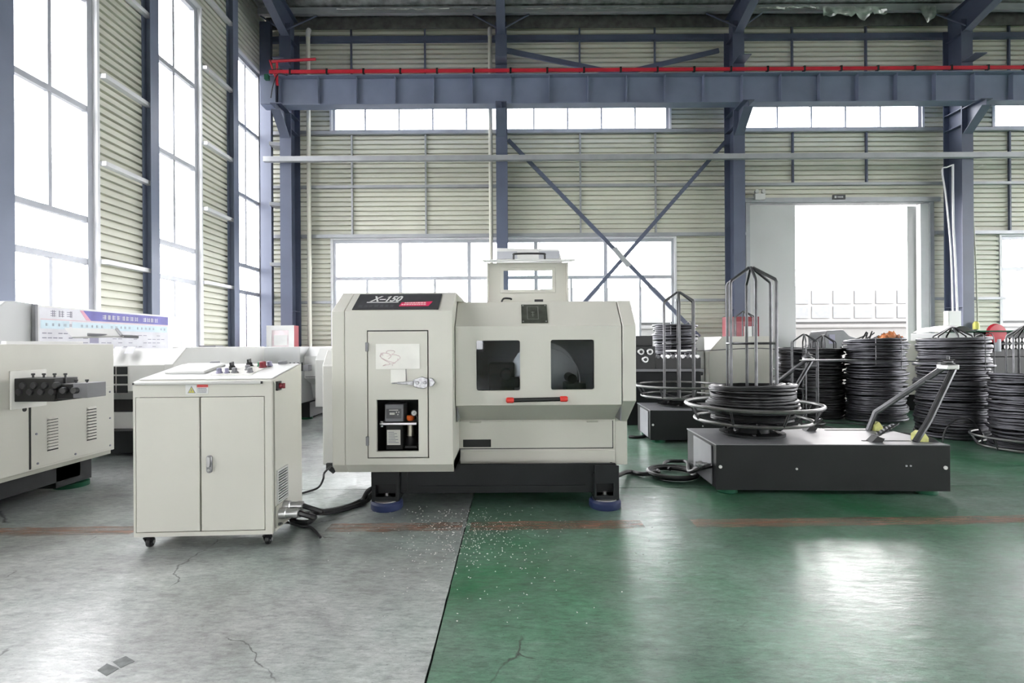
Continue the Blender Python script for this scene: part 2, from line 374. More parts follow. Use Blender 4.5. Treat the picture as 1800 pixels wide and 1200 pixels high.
def window(name, label, axis, plane, u0, u1, z0, z1, mull, trans, subm=(), fw=.075, parts=True):
    loc = ((u0 + u1) / 2, plane, z0) if axis == 'x' else (plane, (u0 + u1) / 2, z0)
    w = thing(name, label, 'window', loc, kind='structure')
    def bx(a0, a1, c0, c1, d0=-.04, d1=.04):
        return MB().box(a0, a1, plane + d0, plane + d1, c0, c1) if axis == 'x' else MB().box(plane + d0, plane + d1, a0, a1, c0, c1)
    fr = MB().plate('y' if axis == 'x' else 'x', plane - .05, plane + .05, u0, u1, z0, z1, [(u0 + fw, u1 - fw, z0 + fw, z1 - fw)])
    build('window_frame', fr, 'alu', w)
    mw = .05 if trans else .022
    us = [u0 + fw] + [m for m in mull] + [u1 - fw]; zs = [z0 + fw] + list(trans) + [z1 - fw]
    for t in trans: build('transom', bx(u0 + fw, u1 - fw, t - .045, t + .045), 'alu', w)
    for m in mull: build('mullion', bx(m - mw, m + mw, z0 + fw, z1 - fw, -.045, .045), 'alu', w)
    for j in range(len(zs) - 1):
        for i in range(len(us) - 1):
            ss = [s for s in subm if us[i] < s[0] < us[i + 1] and s[1] <= j <= s[2]]
            edges = [us[i]] + [s[0] for s in ss] + [us[i + 1]]
            for s in ss: build('glazing_bar', bx(s[0] - .03, s[0] + .03, zs[j] + .02, zs[j + 1] - .02, -.03, .03), 'alu', w)
            for a in range(len(edges) - 1):
                build('pane', bx(edges[a], edges[a + 1], zs[j], zs[j + 1], -.004, .004), 'glass', w, smooth=False)
    return w
PB = WB + .09
window('window_1', 'long high strip of windows under the crane beam beside the white pipe', 'x', PB, -4.96, 4.40, 7.2, 8.42, [-4.05 + .94 * i for i in range(9)], [])
window('window_2', 'high strip window above the open doorway', 'x', PB, 6.0, 11.42, 7.2, 8.42, [6.5, 7.43, 8.38, 9.33, 10.3], [])
window('window_3', 'high strip window at the right end of the back wall', 'x', PB, 13.42, 23, 7.2, 8.42, [14.4 + i * .95 for i in range(9)], [])
window('window_4', 'low wide window behind the large cream spring machine', 'x', PB, -4.96, 4.52, 1.0, 4.2, [-3.1, -1.18, .68, 2.62], [3.14],
       [(-4.03, 0, 0), (-2.14, 0, 0), (-.25, 0, 0), (1.66, 0, 0), (3.58, 0, 0)])
window('window_5', 'low window in the back wall right of the last column', 'x', PB, 13.6, 23, 1.0, 4.2, [15.6, 17.5, 19.4, 21.2], [3.30],
       [(14.6, 0, 0), (16.6, 0, 0), (18.4, 0, 0)])
# reveals of the back windows, part of the wall
for o in BW_OPEN[:5]:
    build('window_reveal', MB().plate('y', WB - .02, WB + .14, o[0] - .06, o[1] + .06, o[2] - .06, o[3] + .06, [o]), 'jamb', bw)
# sliding gate opening in the back wall
dr = thing('door_1', 'tall open doorway with grey sliding leaf pushed to its left', 'door', (9, WB, 0), kind='structure')
build('door_frame', MB().plate('y', WB - .1, WB + .15, 6.47, 11.66, 0, 5.24, [(6.58, 11.55, -.1, 5.12)]), 'girt', dr)
build('door_leaf', MB().box(6.58, 7.9, WB + .02, WB + .08, .02, 5.1), 'doorleaf', dr, bevel=.01)
build('door_leaf', MB().box(11.12, 11.55, WB + .16, WB + .22, .02, 5.1), 'doorleaf', dr, bevel=.01)
build('door_rail', MB().box(6.3, 11.8, WB - .16, WB - .1, 5.14, 5.26), 'girt', dr)
build('door_jamb', MB().box(11.32, 11.55, WB - .05, WB + .1, .02, 5.1), 'jamb', dr)
build('leaf_handle', MB().box(7.82, 7.86, WB - .01, WB + .02, 1.0, 1.25), 'steel', dr)

# left wall
LWIN = [12.21 - 2.745 * i for i in range(6)]
LW_OPEN = [(y, y + 1.47, .9, 8.66) for y in LWIN]
lw = thing('wall_left', 'ribbed sheet wall with tall windows on the left', 'wall', (WL, 0, 0), kind='structure')
YS = sorted([WF, WB] + [y for o in LW_OPEN for y in o[:2]])
panels(lw, YS, [0, 2.68, 4.3, 5.74, 7.4, 8.66, 10.4], LW_OPEN, WL, 'y', -1)
build('gable_sheet', MB().prism([(WF, 10.4), (WB + .2, 10.3), (0, 11.75)], 'x', WL - .04, WL), 'sheet', lw)
for i, y in enumerate(LWIN):
    y0, y1 = y, y + 1.47
    window('window_%d' % (6 + i), ['tall window nearest the back corner of the left wall', 'tall window in the middle of the visible left wall',
           'tall wide window above the whiteboard'][i] if i < 3 else 'tall left wall window number %d from the back corner' % (i + 1),
           'y', WL - .12, y0, y1, .9, 8.66, [], [2.66, 3.34, 5.13, 6.92], [(y0 + .735, 0, 0), (y0 + .735, 2, 4)], fw=.10)
    build('window_reveal', MB().plate('x', WL - .16, WL + .01, y0 - .05, y1 + .05, .85, 8.71, [(y0, y1, .9, 8.66)]), 'jamb', lw)
    p0, p1 = y1 + .05, (y + 2.745 if i else WB)
    for z in (2.68, 4.3, 5.74, 7.4, 9.0):
        if i: build('girt', MB().box(WL, WL + .11, p0, p1 - .05, z - .036, z + .036), 'jamb', lw)
        else: build('girt', MB().box(WL, WL + .14, p0 - .0, WB - .02, z - .05, z + .05), 'girt', lw)
    if i:
        yc = y + 2.745 - .17
        mb = MB().box(WL + .005, WL + .015, yc - .11, yc + .11, 0, 10.3).box(WL + .155, WL + .17, yc - .11, yc + .11, 0, 10.3).box(WL + .015, WL + .155, yc - .005, yc + .005, 0, 10.3)
        c = thing('wind_column', ['', 'blue steel post right of the middle left window', 'blue steel post right of the window over the whiteboard',
                                  'blue steel post at the very left edge'][i] if i < 4 else 'blue left wall post number %d from the back corner' % i, 'column', (WL + .08, yc, 0), kind='structure')
        build('post', mb, 'blueL', c)
# walls behind and beside the camera
fw_ = thing('wall_front', 'sheet wall behind the viewer with large windows', 'wall', (0, WF, 0), kind='structure')
FO = [(x, x + 4.6, 1.0, 4.2) for x in (-5.8, 6.2)]
panels(fw_, [WL, -.5, 5.5, 11.5, 17.5, WR], [0, 4.4, 6.6, 10.45], FO, WF, 'x', -1)
for i, o in enumerate(FO): window('window_%d' % (20 + i), 'window number %d of the wall behind the viewer' % (i + 1), 'x', WF - .1, o[0], o[1], o[2], o[3], [o[0] + 1.53, o[0] + 3.06], [])
rw = thing('wall_right', 'sheet wall with tall windows far on the right', 'wall', (WR, 0, 0), kind='structure')
RO = [(-12.5 + 4.4 * i, -9.7 + 4.4 * i, .9, 8.4) for i in range(6)]
panels(rw, sorted([WF, WB] + [y for o in RO for y in o[:2]]), [0, 4.3, 8.4, 10.4], RO, WR, 'y', 1)
build('gable_sheet', MB().prism([(WF, 10.4), (WB + .2, 10.3), (0, 11.75)], 'x', WR, WR + .04), 'sheet', rw)
for i, o in enumerate(RO): window('window_%d' % (40 + i), 'tall window number %d of the far right wall' % (i + 1), 'y', WR + .1, o[0], o[1], o[2], o[3], [], [2.7, 5.1])

# roof
ce = thing('ceiling', 'roof underside lined with crumpled foil insulation', 'ceiling', (0, 0, 10.3), kind='structure')
def rz(y): return 11.72 - .1 * abs(y)
SKY = [(x, x + 1.6) for x in (-3.8, 2.2, 8.2, 14.2, 20.2)]  # unseen skylight strips, added to brighten the tops of the machines
def roofplate(x0, x1, y0, y1, m, nm='roof_sheet', t=.05):
    build(nm, MB().prism([(y0, rz(y0)), (y1, rz(y1)), (y1, rz(y1) + t), (y0, rz(y0) + t)], 'x', x0, x1), m, ce, smooth=False)
roofplate(WL - .3, WR + .3, 11.0, WB + .3, 'foil'); roofplate(WL - .3, WR + .3, WF - .3, -12, 'foil')
roofplate(WL - .3, WR + .3, -1.2, 0, 'foil'); roofplate(WL - .3, WR + .3, 0, 1.2, 'foil')
for ya, yb in ((1.2, 11.0), (-12, -1.2)):
    a = WL - .3
    for s in SKY:
        roofplate(a, s[0], ya, yb, 'foil'); roofplate(s[0], s[1], ya, yb, 'added_sky_panel', 'added_skylight', .01); a = s[1]
    roofplate(a, WR + .3, ya, yb, 'foil')
for y in (13.45, 12.2, 10.9, 9.4, 7.9, 6.4, 4.9, 3.4, 1.9):
    z = rz(y) - .03
    build('roof_purlin', MB().box(WL, WR, y - .03, y + .03, z - .17, z).box(WL, WR, y + .03, y + .08, z - .17, z - .155), 'girt' if y > 13 else 'blue', ce)
build('foil_skirt', MB().box(WL + .05, WR - .05, 13.78, 13.80, 9.98, 10.31), 'foilD', ce)
random.seed(3)
def foilrag(x0, x1, y, z0, dz, nm='torn_foil'):
    n, m_ = 28, 5; V = []
    for i in range(n + 1):
        for j in range(m_ + 1):
            x = x0 + (x1 - x0) * i / n; t = j / m_
            V.append((x, y - .05 * t + .06 * noise.noise(Vector((x * 6, t * 3, 2))), z0 - dz * t * (.5 + .7 * abs(noise.noise(Vector((x * 2.3, 0, 4)))) + .35 * noise.noise(Vector((x * 9, 0, 1))))))
    build(nm, MB().add(V, [(i * (m_ + 1) + j, (i + 1) * (m_ + 1) + j, (i + 1) * (m_ + 1) + j + 1, i * (m_ + 1) + j + 1) for i in range(n) for j in range(m_)]), 'foil', ce, recalc=False)
foilrag(8.3, 10.0, 13.3, 10.2, .42); foilrag(10.9, 11.3, 13.3, 10.2, .5); foilrag(6.6, 8.2, 13.3, 10.2, .12); foilrag(-4.6, -.6, 13.3, 10.22, .1); foilrag(.3, 5.4, 13.32, 10.22, .08)

# outside
yard = single('yard_ground', MB().box(-60, 80, -60, 80, -.5, -.25), 'asphalt', 'concrete yard outside the hall', 'ground', kind='structure')
ob = thing('office_building', 'pale building with rows of windows seen through the open doorway', 'building', (18, 34, -.25))
build('facade_wall', MB().box(2, 36, 34, 40, -.25, 5.1), 'facade', ob)
build('roof_rail', MB().box(2, 36, 33.9, 34.0, 2.58, 2.68), 'box', ob)
for z0_, z1_ in ((2.92, 3.72), (3.90, 4.78)):
    for i in range(12):
        if not (i == 9 and False):
            f_ = build('building_window', MB().box(16 + i * 1.45, 17.2 + i * 1.45, 33.94, 34.02, z0_, z1_), 'facadeglass', ob)
wl_ = single('perimeter_wall', MB().box(5, 34, 24, 24.2, -.25, 1.98).box(5, 34, 23.95, 24.25, 1.98, 2.06), 'facade', 'low pale wall in the yard beyond the doorway', 'wall', kind='structure')

# ------------------------------------------------------------------ steel frame
def column(name, label, xc, beamlabel=None):
    c = thing(name, label, 'column', (xc, 13.45, 0), kind='structure')
    y0, y1, w = 13.15, 13.72, .15
    build('column_flange', MB().box(xc - w, xc + w, y0, y0 + .02, 0, 9.75), 'blue', c)
    build('column_flange', MB().box(xc - w, xc + w, y1 - .02, y1, 0, 9.75), 'blue', c)
    build('column_web', MB().box(xc - .008, xc + .008, y0 + .02, y1 - .02, 0, 9.75), 'blue', c)
    for z in (7.0, 7.42, 2.2):
        build('stiffener', MB().box(xc - w + .01, xc + w - .01, y0 + .021, y1 - .021, z - .008, z + .008), 'blue', c)
    build('crane_bracket', MB().prism([(y0, 6.75), (y0, 7.40), (12.62, 7.40), (12.62, 7.25)], 'x', xc - .01, xc + .01).box(xc - .14, xc + .14, 12.6, y0, 7.385, 7.405)
          .prism([(y0, 6.73), (12.62, 7.23), (12.62, 7.25), (y0, 6.75)], 'x', xc - .12, xc + .12), 'blue', c)
    build('bracket_web', MB().box(xc - .15, xc + .15, 12.75, 13.15, 8.62, 8.64), 'blue', c)
    # rafter with haunch
    rf = MB()
    top = [(13.72, rz(13.72) - .23), (0, rz(0) - .23)]; bot = [(0, rz(0) - .75), (11.2, 9.98), (13.15, 9.42), (13.72, 9.42)]
    rf.prism(top + bot, 'x', xc - .006, xc + .006)
    for a, b in ((bot[0], bot[1]), (bot[1], bot[2]), (bot[2], bot[3]), (top[0], top[1])):
        rf.prism([a, b, (b[0], b[1] + .016), (a[0], a[1] + .016)], 'x', xc - .11, xc + .11)
    build('rafter', rf, 'blue', c)
    for s in (-1, 1):
        build('fly_brace', MB().cyl((xc + s * .75, 13.4, 10.1), (xc + s * .08, 13.1, 9.55), .02, 6), 'blue', c)
    return c
column('steel_column', 'blue steel column in the back left corner', -5.92)
column('steel_column', 'blue steel column beside the thin white rain pipe mid wall', -.24)
column('steel_column', 'blue steel column left of the open doorway', 6.0)
column('steel_column', 'blue steel column right of the open doorway', 12.0)
column('steel_column', 'blue steel column beyond the right picture edge', 18.0)
cb = thing('crane_beam', 'long blue crane girder running across the back wall', 'girder', (8, 12.85, 7.41))
build('web', MB().box(-6.35, WR - .2, 12.88, 12.9, 7.43, 8.13), 'beam', cb)
build('lower_flange', MB().box(-6.35, WR - .2, 12.74, 13.04, 7.41, 7.43), 'beam', cb)
build('upper_flange', MB().box(-6.35, WR - .2, 12.7, 13.08, 8.13, 8.15), 'beam', cb)
build('end_plate', MB().box(-6.36, -5.98, 12.73, 12.87, 7.43, 8.13), 'blueL', cb)
x = -5.9
while x < 16:
    build('stiffener', MB().box(x - .007, x + .007, 12.755, 12.88, 7.43, 8.13), 'beam', cb); x += .985
rl = thing('power_rail', 'thin red conductor rail along the top of the blue crane girder', 'rail', (5, 12.68, 8.15))
build('conductor', MB().box(-6.1, WR - .2, 12.655, 12.695, 8.17, 8.25), 'red', rl)
for i in range(24): build('rail_clip', MB().box(-5.6 + i * .93, -5.55 + i * .93, 12.65, 12.74, 8.15, 8.28), 'dark', rl)
rs = thing('rail_end_stop', 'red stop frame above the left end of the crane girder', 'bracket', (-6, 12.7, 8.15))
build('stop_bar', MB().tube([at(478, 108, 12.7), at(555, 104, 12.7)], .035, 8), 'red', rs)
build('stop_rod', MB().tube([at(474, 106, 12.7), at(489, 150, 12.7)], .022, 6), 'red', rs)
build('stop_rod', MB().tube([at(487, 106, 12.7), at(487, 150, 12.7)], .03, 6), 'red', rs)
build('feed_cable', MB().tube(smoothpath([at(478, 122, 12.68), at(495, 122, 12.68), at(505, 132, 12.68), at(489, 130, 12.66), at(480, 150, 12.66), at(476, 172, 12.66)]), .012, 6), 'cable', rs)
build('junction', MB().box(-6.2, -6.1, 12.6, 12.7, 8.0, 8.12), 'greenpad', rs)
single('tie_rail', MB().box(-6.45, WR - .1, 13.02, 13.14, 6.08, 6.21), 'girt', 'long grey steel rail crossing in front of all the columns', 'rail')
br = thing('cross_brace', 'large steel x brace between two columns behind the machine', 'brace', (2.9, 13.5, 3))
def flat(a, b, w, y):
    a, b = Vector(a), Vector(b); d = (b - a).normalized(); nrm = Vector((-d.z, 0, d.x)) * w / 2
    return MB().add([a + nrm + Vector((0, dy, 0)) for dy in (0, .05)] + [b + nrm + Vector((0, dy, 0)) for dy in (0, .05)] + [b - nrm + Vector((0, dy, 0)) for dy in (0, .05)] + [a - nrm + Vector((0, dy, 0)) for dy in (0, .05)],
                    [(0, 2, 4, 6), (1, 7, 5, 3), (0, 1, 3, 2), (2, 3, 5, 4), (4, 5, 7, 6), (6, 7, 1, 0)])
build('diagonal', flat(at(893, 245, 13.4), at(1230, 592, 13.4), .10, 0), 'blue', br)
build('diagonal', flat(at(1276, 248, 13.46), at(960, 608, 13.46), .10, 0), 'blue', br)
build('gusset', MB().add([at(1075, 438, 13.38), at(1083, 433, 13.38), at(1110, 466, 13.38), at(1102, 470, 13.38)] + [at(1075, 438, 13.52), at(1083, 433, 13.52), at(1110, 466, 13.52), at(1102, 470, 13.52)],
      [(0, 1, 2, 3), (7, 6, 5, 4), (0, 4, 5, 1), (1, 5, 6, 2), (2, 6, 7, 3), (3, 7, 4, 0)]), 'girt', br)
vb = thing('cross_brace', 'shallow steel v brace above the crane girder', 'brace', (2.9, 13.5, 8.4))
build('diagonal', flat(at(890, 88, 13.45), at(1098, 131, 13.45), .13, 0), 'blue', vb)
build('diagonal', flat(at(1264, 88, 13.45), at(1082, 131, 13.5), .12, 0), 'blue', vb)
def pipe(label, xp, z1):
    t = thing('rain_pipe', label, 'pipe', (xp, 13.62, 0))
    build('pipe', MB().cyl((xp, 13.62, 0), (xp, 13.62, z1), .055, 12), 'pipe', t)
    for z in (.9, 3.4, 6.4, z1 - .45): build('coupling', MB().cyl((xp, 13.62, z - .06), (xp, 13.62, z + .06), .064, 12), 'pipe', t)
    build('pipe_elbow', MB().tube(smoothpath([(xp, 13.62, z1), (xp, 13.62, z1 + .12), (xp, 13.70, z1 + .25)], 4), .062, 10), 'white', t)
pipe('cream rain pipe in the corner beside the left column', -5.50, 9.66)
pipe('cream rain pipe left of the middle column', -.55, 9.66)

cp = thing('corner_post', 'blue steel corner post between the last left window and the corner column', 'column', (-6.55, 13.5, 0), kind='structure')
build('post', MB().box(-6.74, -6.40, 13.46, 13.48, 0, 10.0).box(-6.41, -6.40, 13.36, 13.46, 0, 10.0), 'blue', cp)
for z in (1.6, 3.4, 5.0, 6.6): build('bracket_plate', MB().prism([(-6.40, 13.25), (-6.07, 13.35), (-6.07, 13.6), (-6.40, 13.6)], 'z', z, z + .09), 'girt', cp)

# ------------------------------------------------------------------ large spring machine in the middle
def gx(px, Y): return (px - 900) * Y / F
def gz(py, Y): return CH + (HOR - py) * Y / F
sm = thing('spring_machine', 'large cream spring making machine with two windows, in the middle of the floor', 'machine', (-.2, 4.4, 0))
YL, YD, YP, YBK = 3.70, 3.85, 4.15, 5.0
x0, x1, xs = gx(583, YL), gx(795, YL), gx(605.5, YL)
zt, zc = gz(545, YL), gz(513, YL + .25)
dX0, dX1, dZ0, dZ1 = gx(645, YL), gx(753, YL), gz(804, YL), gz(579, YL)
z00, z01 = gz(815, YL), gz(828.5, YL + .05)
# left housing: front plate with a door hole, solid crown, cavity walls
mb = MB().plate('y', YL, YL + .02, xs + .004, x1, z00, zt, [(dX0, dX1, dZ0, dZ1)])
mb.prism([(YL, zt), (YL + .25, zc), (YBK, zc), (YBK, zt - .06), (YL + .02, zt - .06), (YL + .02, zt)], 'x', xs + .004, x1)
for a_, b_ in ((xs + .004, xs + .1), (x1 - .08, x1)): mb.box(a_, b_, YL + .02, YL + .062, z00 + .01, zt - .06).box(a_, b_, YL + .062, YBK, z01, zt - .06)
mb.box(xs + .1, x1 - .08, YL + .34, YBK, z01, zt - .06)
mb.prism([(YL, z00), (YL + .02, z00 + .01), (YBK, z00 + .02), (YBK, z01), (YL + .06, z01)], 'x', xs + .004, x1)
build('left_housing', mb, 'cream', sm)
build('cavity_lining', MB().plate('y', YL + .335, YL + .34, xs + .1, x1 - .08, z00, zt - .06).box(xs + .1, xs + .104, YL + .022, YL + .335, z00 + .02, zt - .06)
      .box(x1 - .084, x1 - .08, YL + .022, YL + .335, z00 + .02, zt - .06).box(xs + .1, x1 - .08, YL + .022, YL + .335, z00 + .021, z00 + .026), 'void', sm)
build('end_cover', MB().prism([(YL, z00), (YL, zt), (YL + .25, zc), (YBK, zc), (YBK, z01), (YL + .06, z01)], 'x', x0, xs), 'cream', sm, bevel=.006)
build('crown_shoulder', MB().prism([(x1, zc), (gx(818, 4.1), gz(531, 4.1)), (x1, gz(531, 4.1))], 'y', YL + .30, YBK), 'cream', sm)
build('door_gap_shadow', MB().plate('y', YL + .016, YL + .019, dX0 - .01, dX1 + .01, dZ0 - .01, dZ1 + .01, [(dX0 + .02, dX1 - .02, dZ0 + .02, dZ1 - .02)]), 'void', sm)
# the hinged door with its recess window
wX0, wX1, wZ0, wZ1 = gx(661, YL), gx(735, YL), gz(792, YL), gz(701, YL)
e = .008
door = build('cabinet_door', MB().plate('y', YL - .004, YL + .014, dX0 + e, dX1 - e, dZ0 + e, dZ1 - e, [(wX0, wX1, wZ0, wZ1)]), 'cream', sm, bevel=.002)
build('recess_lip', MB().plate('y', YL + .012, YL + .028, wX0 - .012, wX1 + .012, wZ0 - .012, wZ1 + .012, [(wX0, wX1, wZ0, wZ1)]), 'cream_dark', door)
for py in (608, 773): build('hinge', MB().box(dX0 - .008, dX0 + .012, YL - .018, YL + .004, gz(py + 8, YL), gz(py - 8, YL)), 'greybox', door, bevel=.003)
lt = MB()
zl = gz(671, YL)
lt.prism([(gx(728, YL), zl - .03), (gx(745, YL), zl - .045), (gx(752, YL), zl - .03), (gx(752, YL), zl + .03), (gx(742, YL), zl + .045), (gx(727, YL), zl + .02)], 'y', YL - .03, YL - .004)
lt.prism([(gx(700, YL), zl - .008), (gx(728, YL), zl - .016), (gx(728, YL), zl + .014), (gx(700, YL), zl + .006)], 'y', YL - .045, YL - .028)
lt.prism([(gx(755, YL), zl - .03), (gx(761, YL), zl - .025), (gx(765, YL), zl), (gx(761, YL), zl + .03), (gx(755, YL), zl + .035)], 'y', YL - .028, YL - .0)
lt.cyl((gx(735, YL), YL - .05, zl), (gx(735, YL), YL - .02, zl), .012)
lt.cyl((gx(748, YL), YL - .045, zl), (gx(748, YL), YL - .02, zl), .012)
lt.cyl((gx(690, YL), YL - .036, zl - .003), (gx(702, YL), YL - .036, zl), .005)
build('lever_latch', lt, 'chrome', sm, bevel=.003)
def sheetpaper(name, p0, p1, m, label=None, sub=None):
    pa = build(name, MB().box(gx(p0[0], YL), gx(p1[0], YL), YL - .009, YL - .0055, gz(p1[1], YL), gz(p0[1], YL)), m, sm, label=label); return pa
pa = sheetpaper('taped_note', (661, 603), (738, 647), 'paper', 'white note in a clear sleeve with a red sketch')
sk = MB(); random.seed(5)
cx, cz = gx(688, YL), gz(625, YL)
for k in range(6):
    pts = [(cx + .085 * math.sin(a * 1.1 + k * 1.3) * math.cos(a * .7 + k * 2.1) + .01 * k - .03, YL - .0115, cz + .045 * math.sin(a * .9 + k * 2.3) - .006 * k) for a in [i * .35 for i in range(9)]]
    sk.tube(pts, .0016, 4)
build('scribble', sk, mat('red_pencil', (.60, .44, .47), .7, var=.2), pa)
sheetpaper('taped_note', (687, 648), (713, 671), 'paper', 'small white paper under the larger note')
build('key_string', MB().cyl((gx(714, YL), YL - .008, gz(647, YL)), (gx(714.5, YL), YL - .008, gz(668, YL)), .0022, 6), 'greybox', sm)
# name plate on the sloping crown
SL = math.hypot(.25, zc - zt); cu, su = .25 / SL, (zc - zt) / SL
def onslope(px_, t, h, y0=YL, z0=zt, c=cu, s_=su): return Vector((px_, y0 + c * t - s_ * h, z0 + s_ * t + c * h))
npl = build('name_plate', MB().box(-1.185, -.545, .016, .262, .001, .006).xf(lambda p: onslope(p.x, p.y, p.z)), 'plate', sm)
t = textmb('X\u2013150', .125, .35)
_a = textmb('X\u2013', .125, 0); _b = textmb('X\u20131', .125, 0)
_xr = max(p.x for p in _b.v); _h = max(p.y for p in _b.v); _sh = lambda x, y: (x + .35 * y, y)
t.prism([_sh(_xr - .006, _h), _sh(_xr - .036, _h * .84), _sh(_xr - .036, _h * .70), _sh(_xr - .006, _h * .82)], 'z', 0, .001)
t.xf(lambda p: onslope(-1.075 + p.x * .66, .138 + p.y * .95, .008)); build('lettering', t, 'white', npl)
build('underline', MB().box(-1.10, -.86, .120, .129, .006, .0075).xf(lambda p: onslope(p.x, p.y, p.z)), 'white', npl)
pr = [(-.845, .06), (-.835, .12), (-.60, .135), (-.625, .06)]
build('red_badge', MB().prism(pr, 'z', .006, .0075).xf(lambda p: onslope(p.x, p.y, p.z)), mat('crimson_badge', (.62, .02, .10), .4, var=.1), npl)
bl = MB(); random.seed(11)
for row in (.075, .102):
    x = -.83 + (.0 if row < .09 else .02)
    while x < -.66: w = random.uniform(.008, .02); bl.box(x, x + w, row, row + .018, .0076, .0084); x += w + .004
build('badge_lettering', bl.xf(lambda p: onslope(p.x, p.y, p.z)), mat('pink_lettering', (.8, .5, .52), .5, var=.1), npl)
bl = MB(); x = -1.15
while x < -.9: w = random.uniform(.02, .035); bl.box(x, x + w, .05, .085, .006, .0066); x += w + .016
build('faint_lettering', bl.xf(lambda p: onslope(p.x, p.y, p.z)), mat('plate_grey', (.07, .07, .08), .5, var=.2), npl)
# right housing
rX0, rX1, rS = x1 + .006, gx(1118, YD), gx(1094, YD)
zA, zB = gz(573, YD), gz(530.5, 4.05)
zD0, zU = gz(712, YD), gz(738, YP)
body = MB().box(rX0, rS, 4.62, YBK, .30, zB - .03).box(rX0, rS, YP, 4.64, .275, .66).prism([(4.06, zB - .025), (4.06, zB), (YBK, zB), (YBK, zB - .025)], 'x', rX0, rS)
build('right_housing', body, 'cream', sm, bevel=.004)
build('chamber_lining', MB().box(rX0 + .002, rS - .002, 4.60, 4.618, .66, zB - .04).box(rX0 + .002, rS - .002, YP + .012, 4.6, .662, .672).box(rX0 + .002, rX0 + .01, YD + .04, 4.6, .68, zA)
      .box(rS - .01, rS - .002, YD + .04, 4.6, .68, zA), 'greybox', sm)
W1 = (gx(837, YD), gx(914, YD), gz(686, YD), gz(598, YD)); W2 = (gx(968, YD), gx(1044, YD), gz(685, YD), gz(597.5, YD))
dm = MB().plate('y', YD, YD + .018, rX0, rS - .008, zD0, zA, [W1, W2])
dm.prism([(YD, zA), (4.05, zB), (4.05, zB - .03), (YD + .018, zA - .0)], 'x', rX0, rS - .008)
dm.prism([(YD, zD0), (YD + .018, zD0), (YP, zU + .015), (YP, zU)], 'x', rX0, rS - .008)
sd = build('guard_door', dm, 'cream', sm)
def rrect(a, b, c, d, r=.016, k=4):
    out = []
    for cx_, cz_, s0 in ((b - r, d - r, 0), (a + r, d - r, 90), (a + r, c + r, 180), (b - r, c + r, 270)):
        out += [(cx_ + r * math.cos(R(s0 + 90 * i / k)), cz_ + r * math.sin(R(s0 + 90 * i / k))) for i in range(k + 1)]
    return out
for Wn in (W1, W2):
    o_ = rrect(*Wn); n = len(o_); A = rrect(Wn[0] - .006, Wn[1] + .006, Wn[2] - .006, Wn[3] + .006)
    mb = MB(); V = [(p[0], YD - .004, p[1]) for p in A] + [(p[0], YD - .004, p[1]) for p in o_] + [(p[0], YD + .02, p[1]) for p in o_] + [(p[0], YD + .001, p[1]) for p in A]
    mb.add(V, [(i, (i + 1) % n, n + (i + 1) % n, n + i) for i in range(n)] + [(n + i, n + (i + 1) % n, 2 * n + (i + 1) % n, 2 * n + i) for i in range(n)] + [(3 * n + i, 3 * n + (i + 1) % n, (i + 1) % n, i) for i in range(n)])
    build('window_seal', mb, 'cream', sd)
    build('window_pane', MB().prism(rrect(Wn[0] - .002, Wn[1] + .002, Wn[2] - .002, Wn[3] + .002), 'y', YD + .012, YD + .016), 'smoke', sd, smooth=False)
hd = build('grab_bar', MB().cyl((gx(900, YD), YD - .05, gz(702, YD)), (gx(985, YD), YD - .05, gz(700.5, YD)), .0165, 14), 'black', sd)
for a, b, c in ((889, 903, 702), (982, 996, 700.3)):
    X0, X1, Z = gx(a, YD), gx(b, YD), gz(c, YD)
    build('grip_end', MB().tube([(X0, YD - .05, Z), (X0 + .008, YD - .05, Z), (X1 - .01, YD - .05, Z), (X1, YD - .05, Z)], [.012, .022, .022, .016], 14).cyl(((X0 + X1) / 2, YD - .05, Z), ((X0 + X1) / 2, YD + .002, Z), .014, 10), 'pink', hd, label='red handle end')
SL2 = math.hypot(.2, zB - zA); c2, s2 = .2 / SL2, (zB - zA) / SL2
os2 = lambda p: onslope(p.x, p.y, p.z, YD, zA, c2, s2)
ip = build('info_plate', MB().box(gx(917, 3.9), gx(963, 3.9), .03, .245, .001, .006).xf(os2), 'brass', sd)
mk = MB().box(.12, .21, .07, .075, .006, .0068).box(.12, .21, .215, .22, .006, .0068).box(.12, .125, .07, .22, .006, .0068).box(.205, .21, .07, .22, .006, .0068).box(.15, .18, .15, .155, .006, .0068).box(.155, .175, .12, .125, .006, .0068).box(.162, .168, .1, .16, .006, .0068)
build('plate_engraving', mk.xf(os2), mat('engraving', (.16, .165, .15), .5, var=.2), ip)
for u in (gx(920, 3.9), gx(960, 3.9)):
    for v in (.045, .23): build('plate_screw', MB().lathe([(.006, .006), (.006, .009), (.002, .011)], (u, v, 0), 8).xf(os2), 'steel', ip)
build('right_end_cover', MB().prism([(YD, gz(706, YD)), (YD, zA), (4.04, zB), (YBK, zB), (YBK, .275), (YP + .01, .275), (YP + .01, gz(741, YP)), ], 'x', rS + .001, rX1), 'cream', sm, bevel=.006)
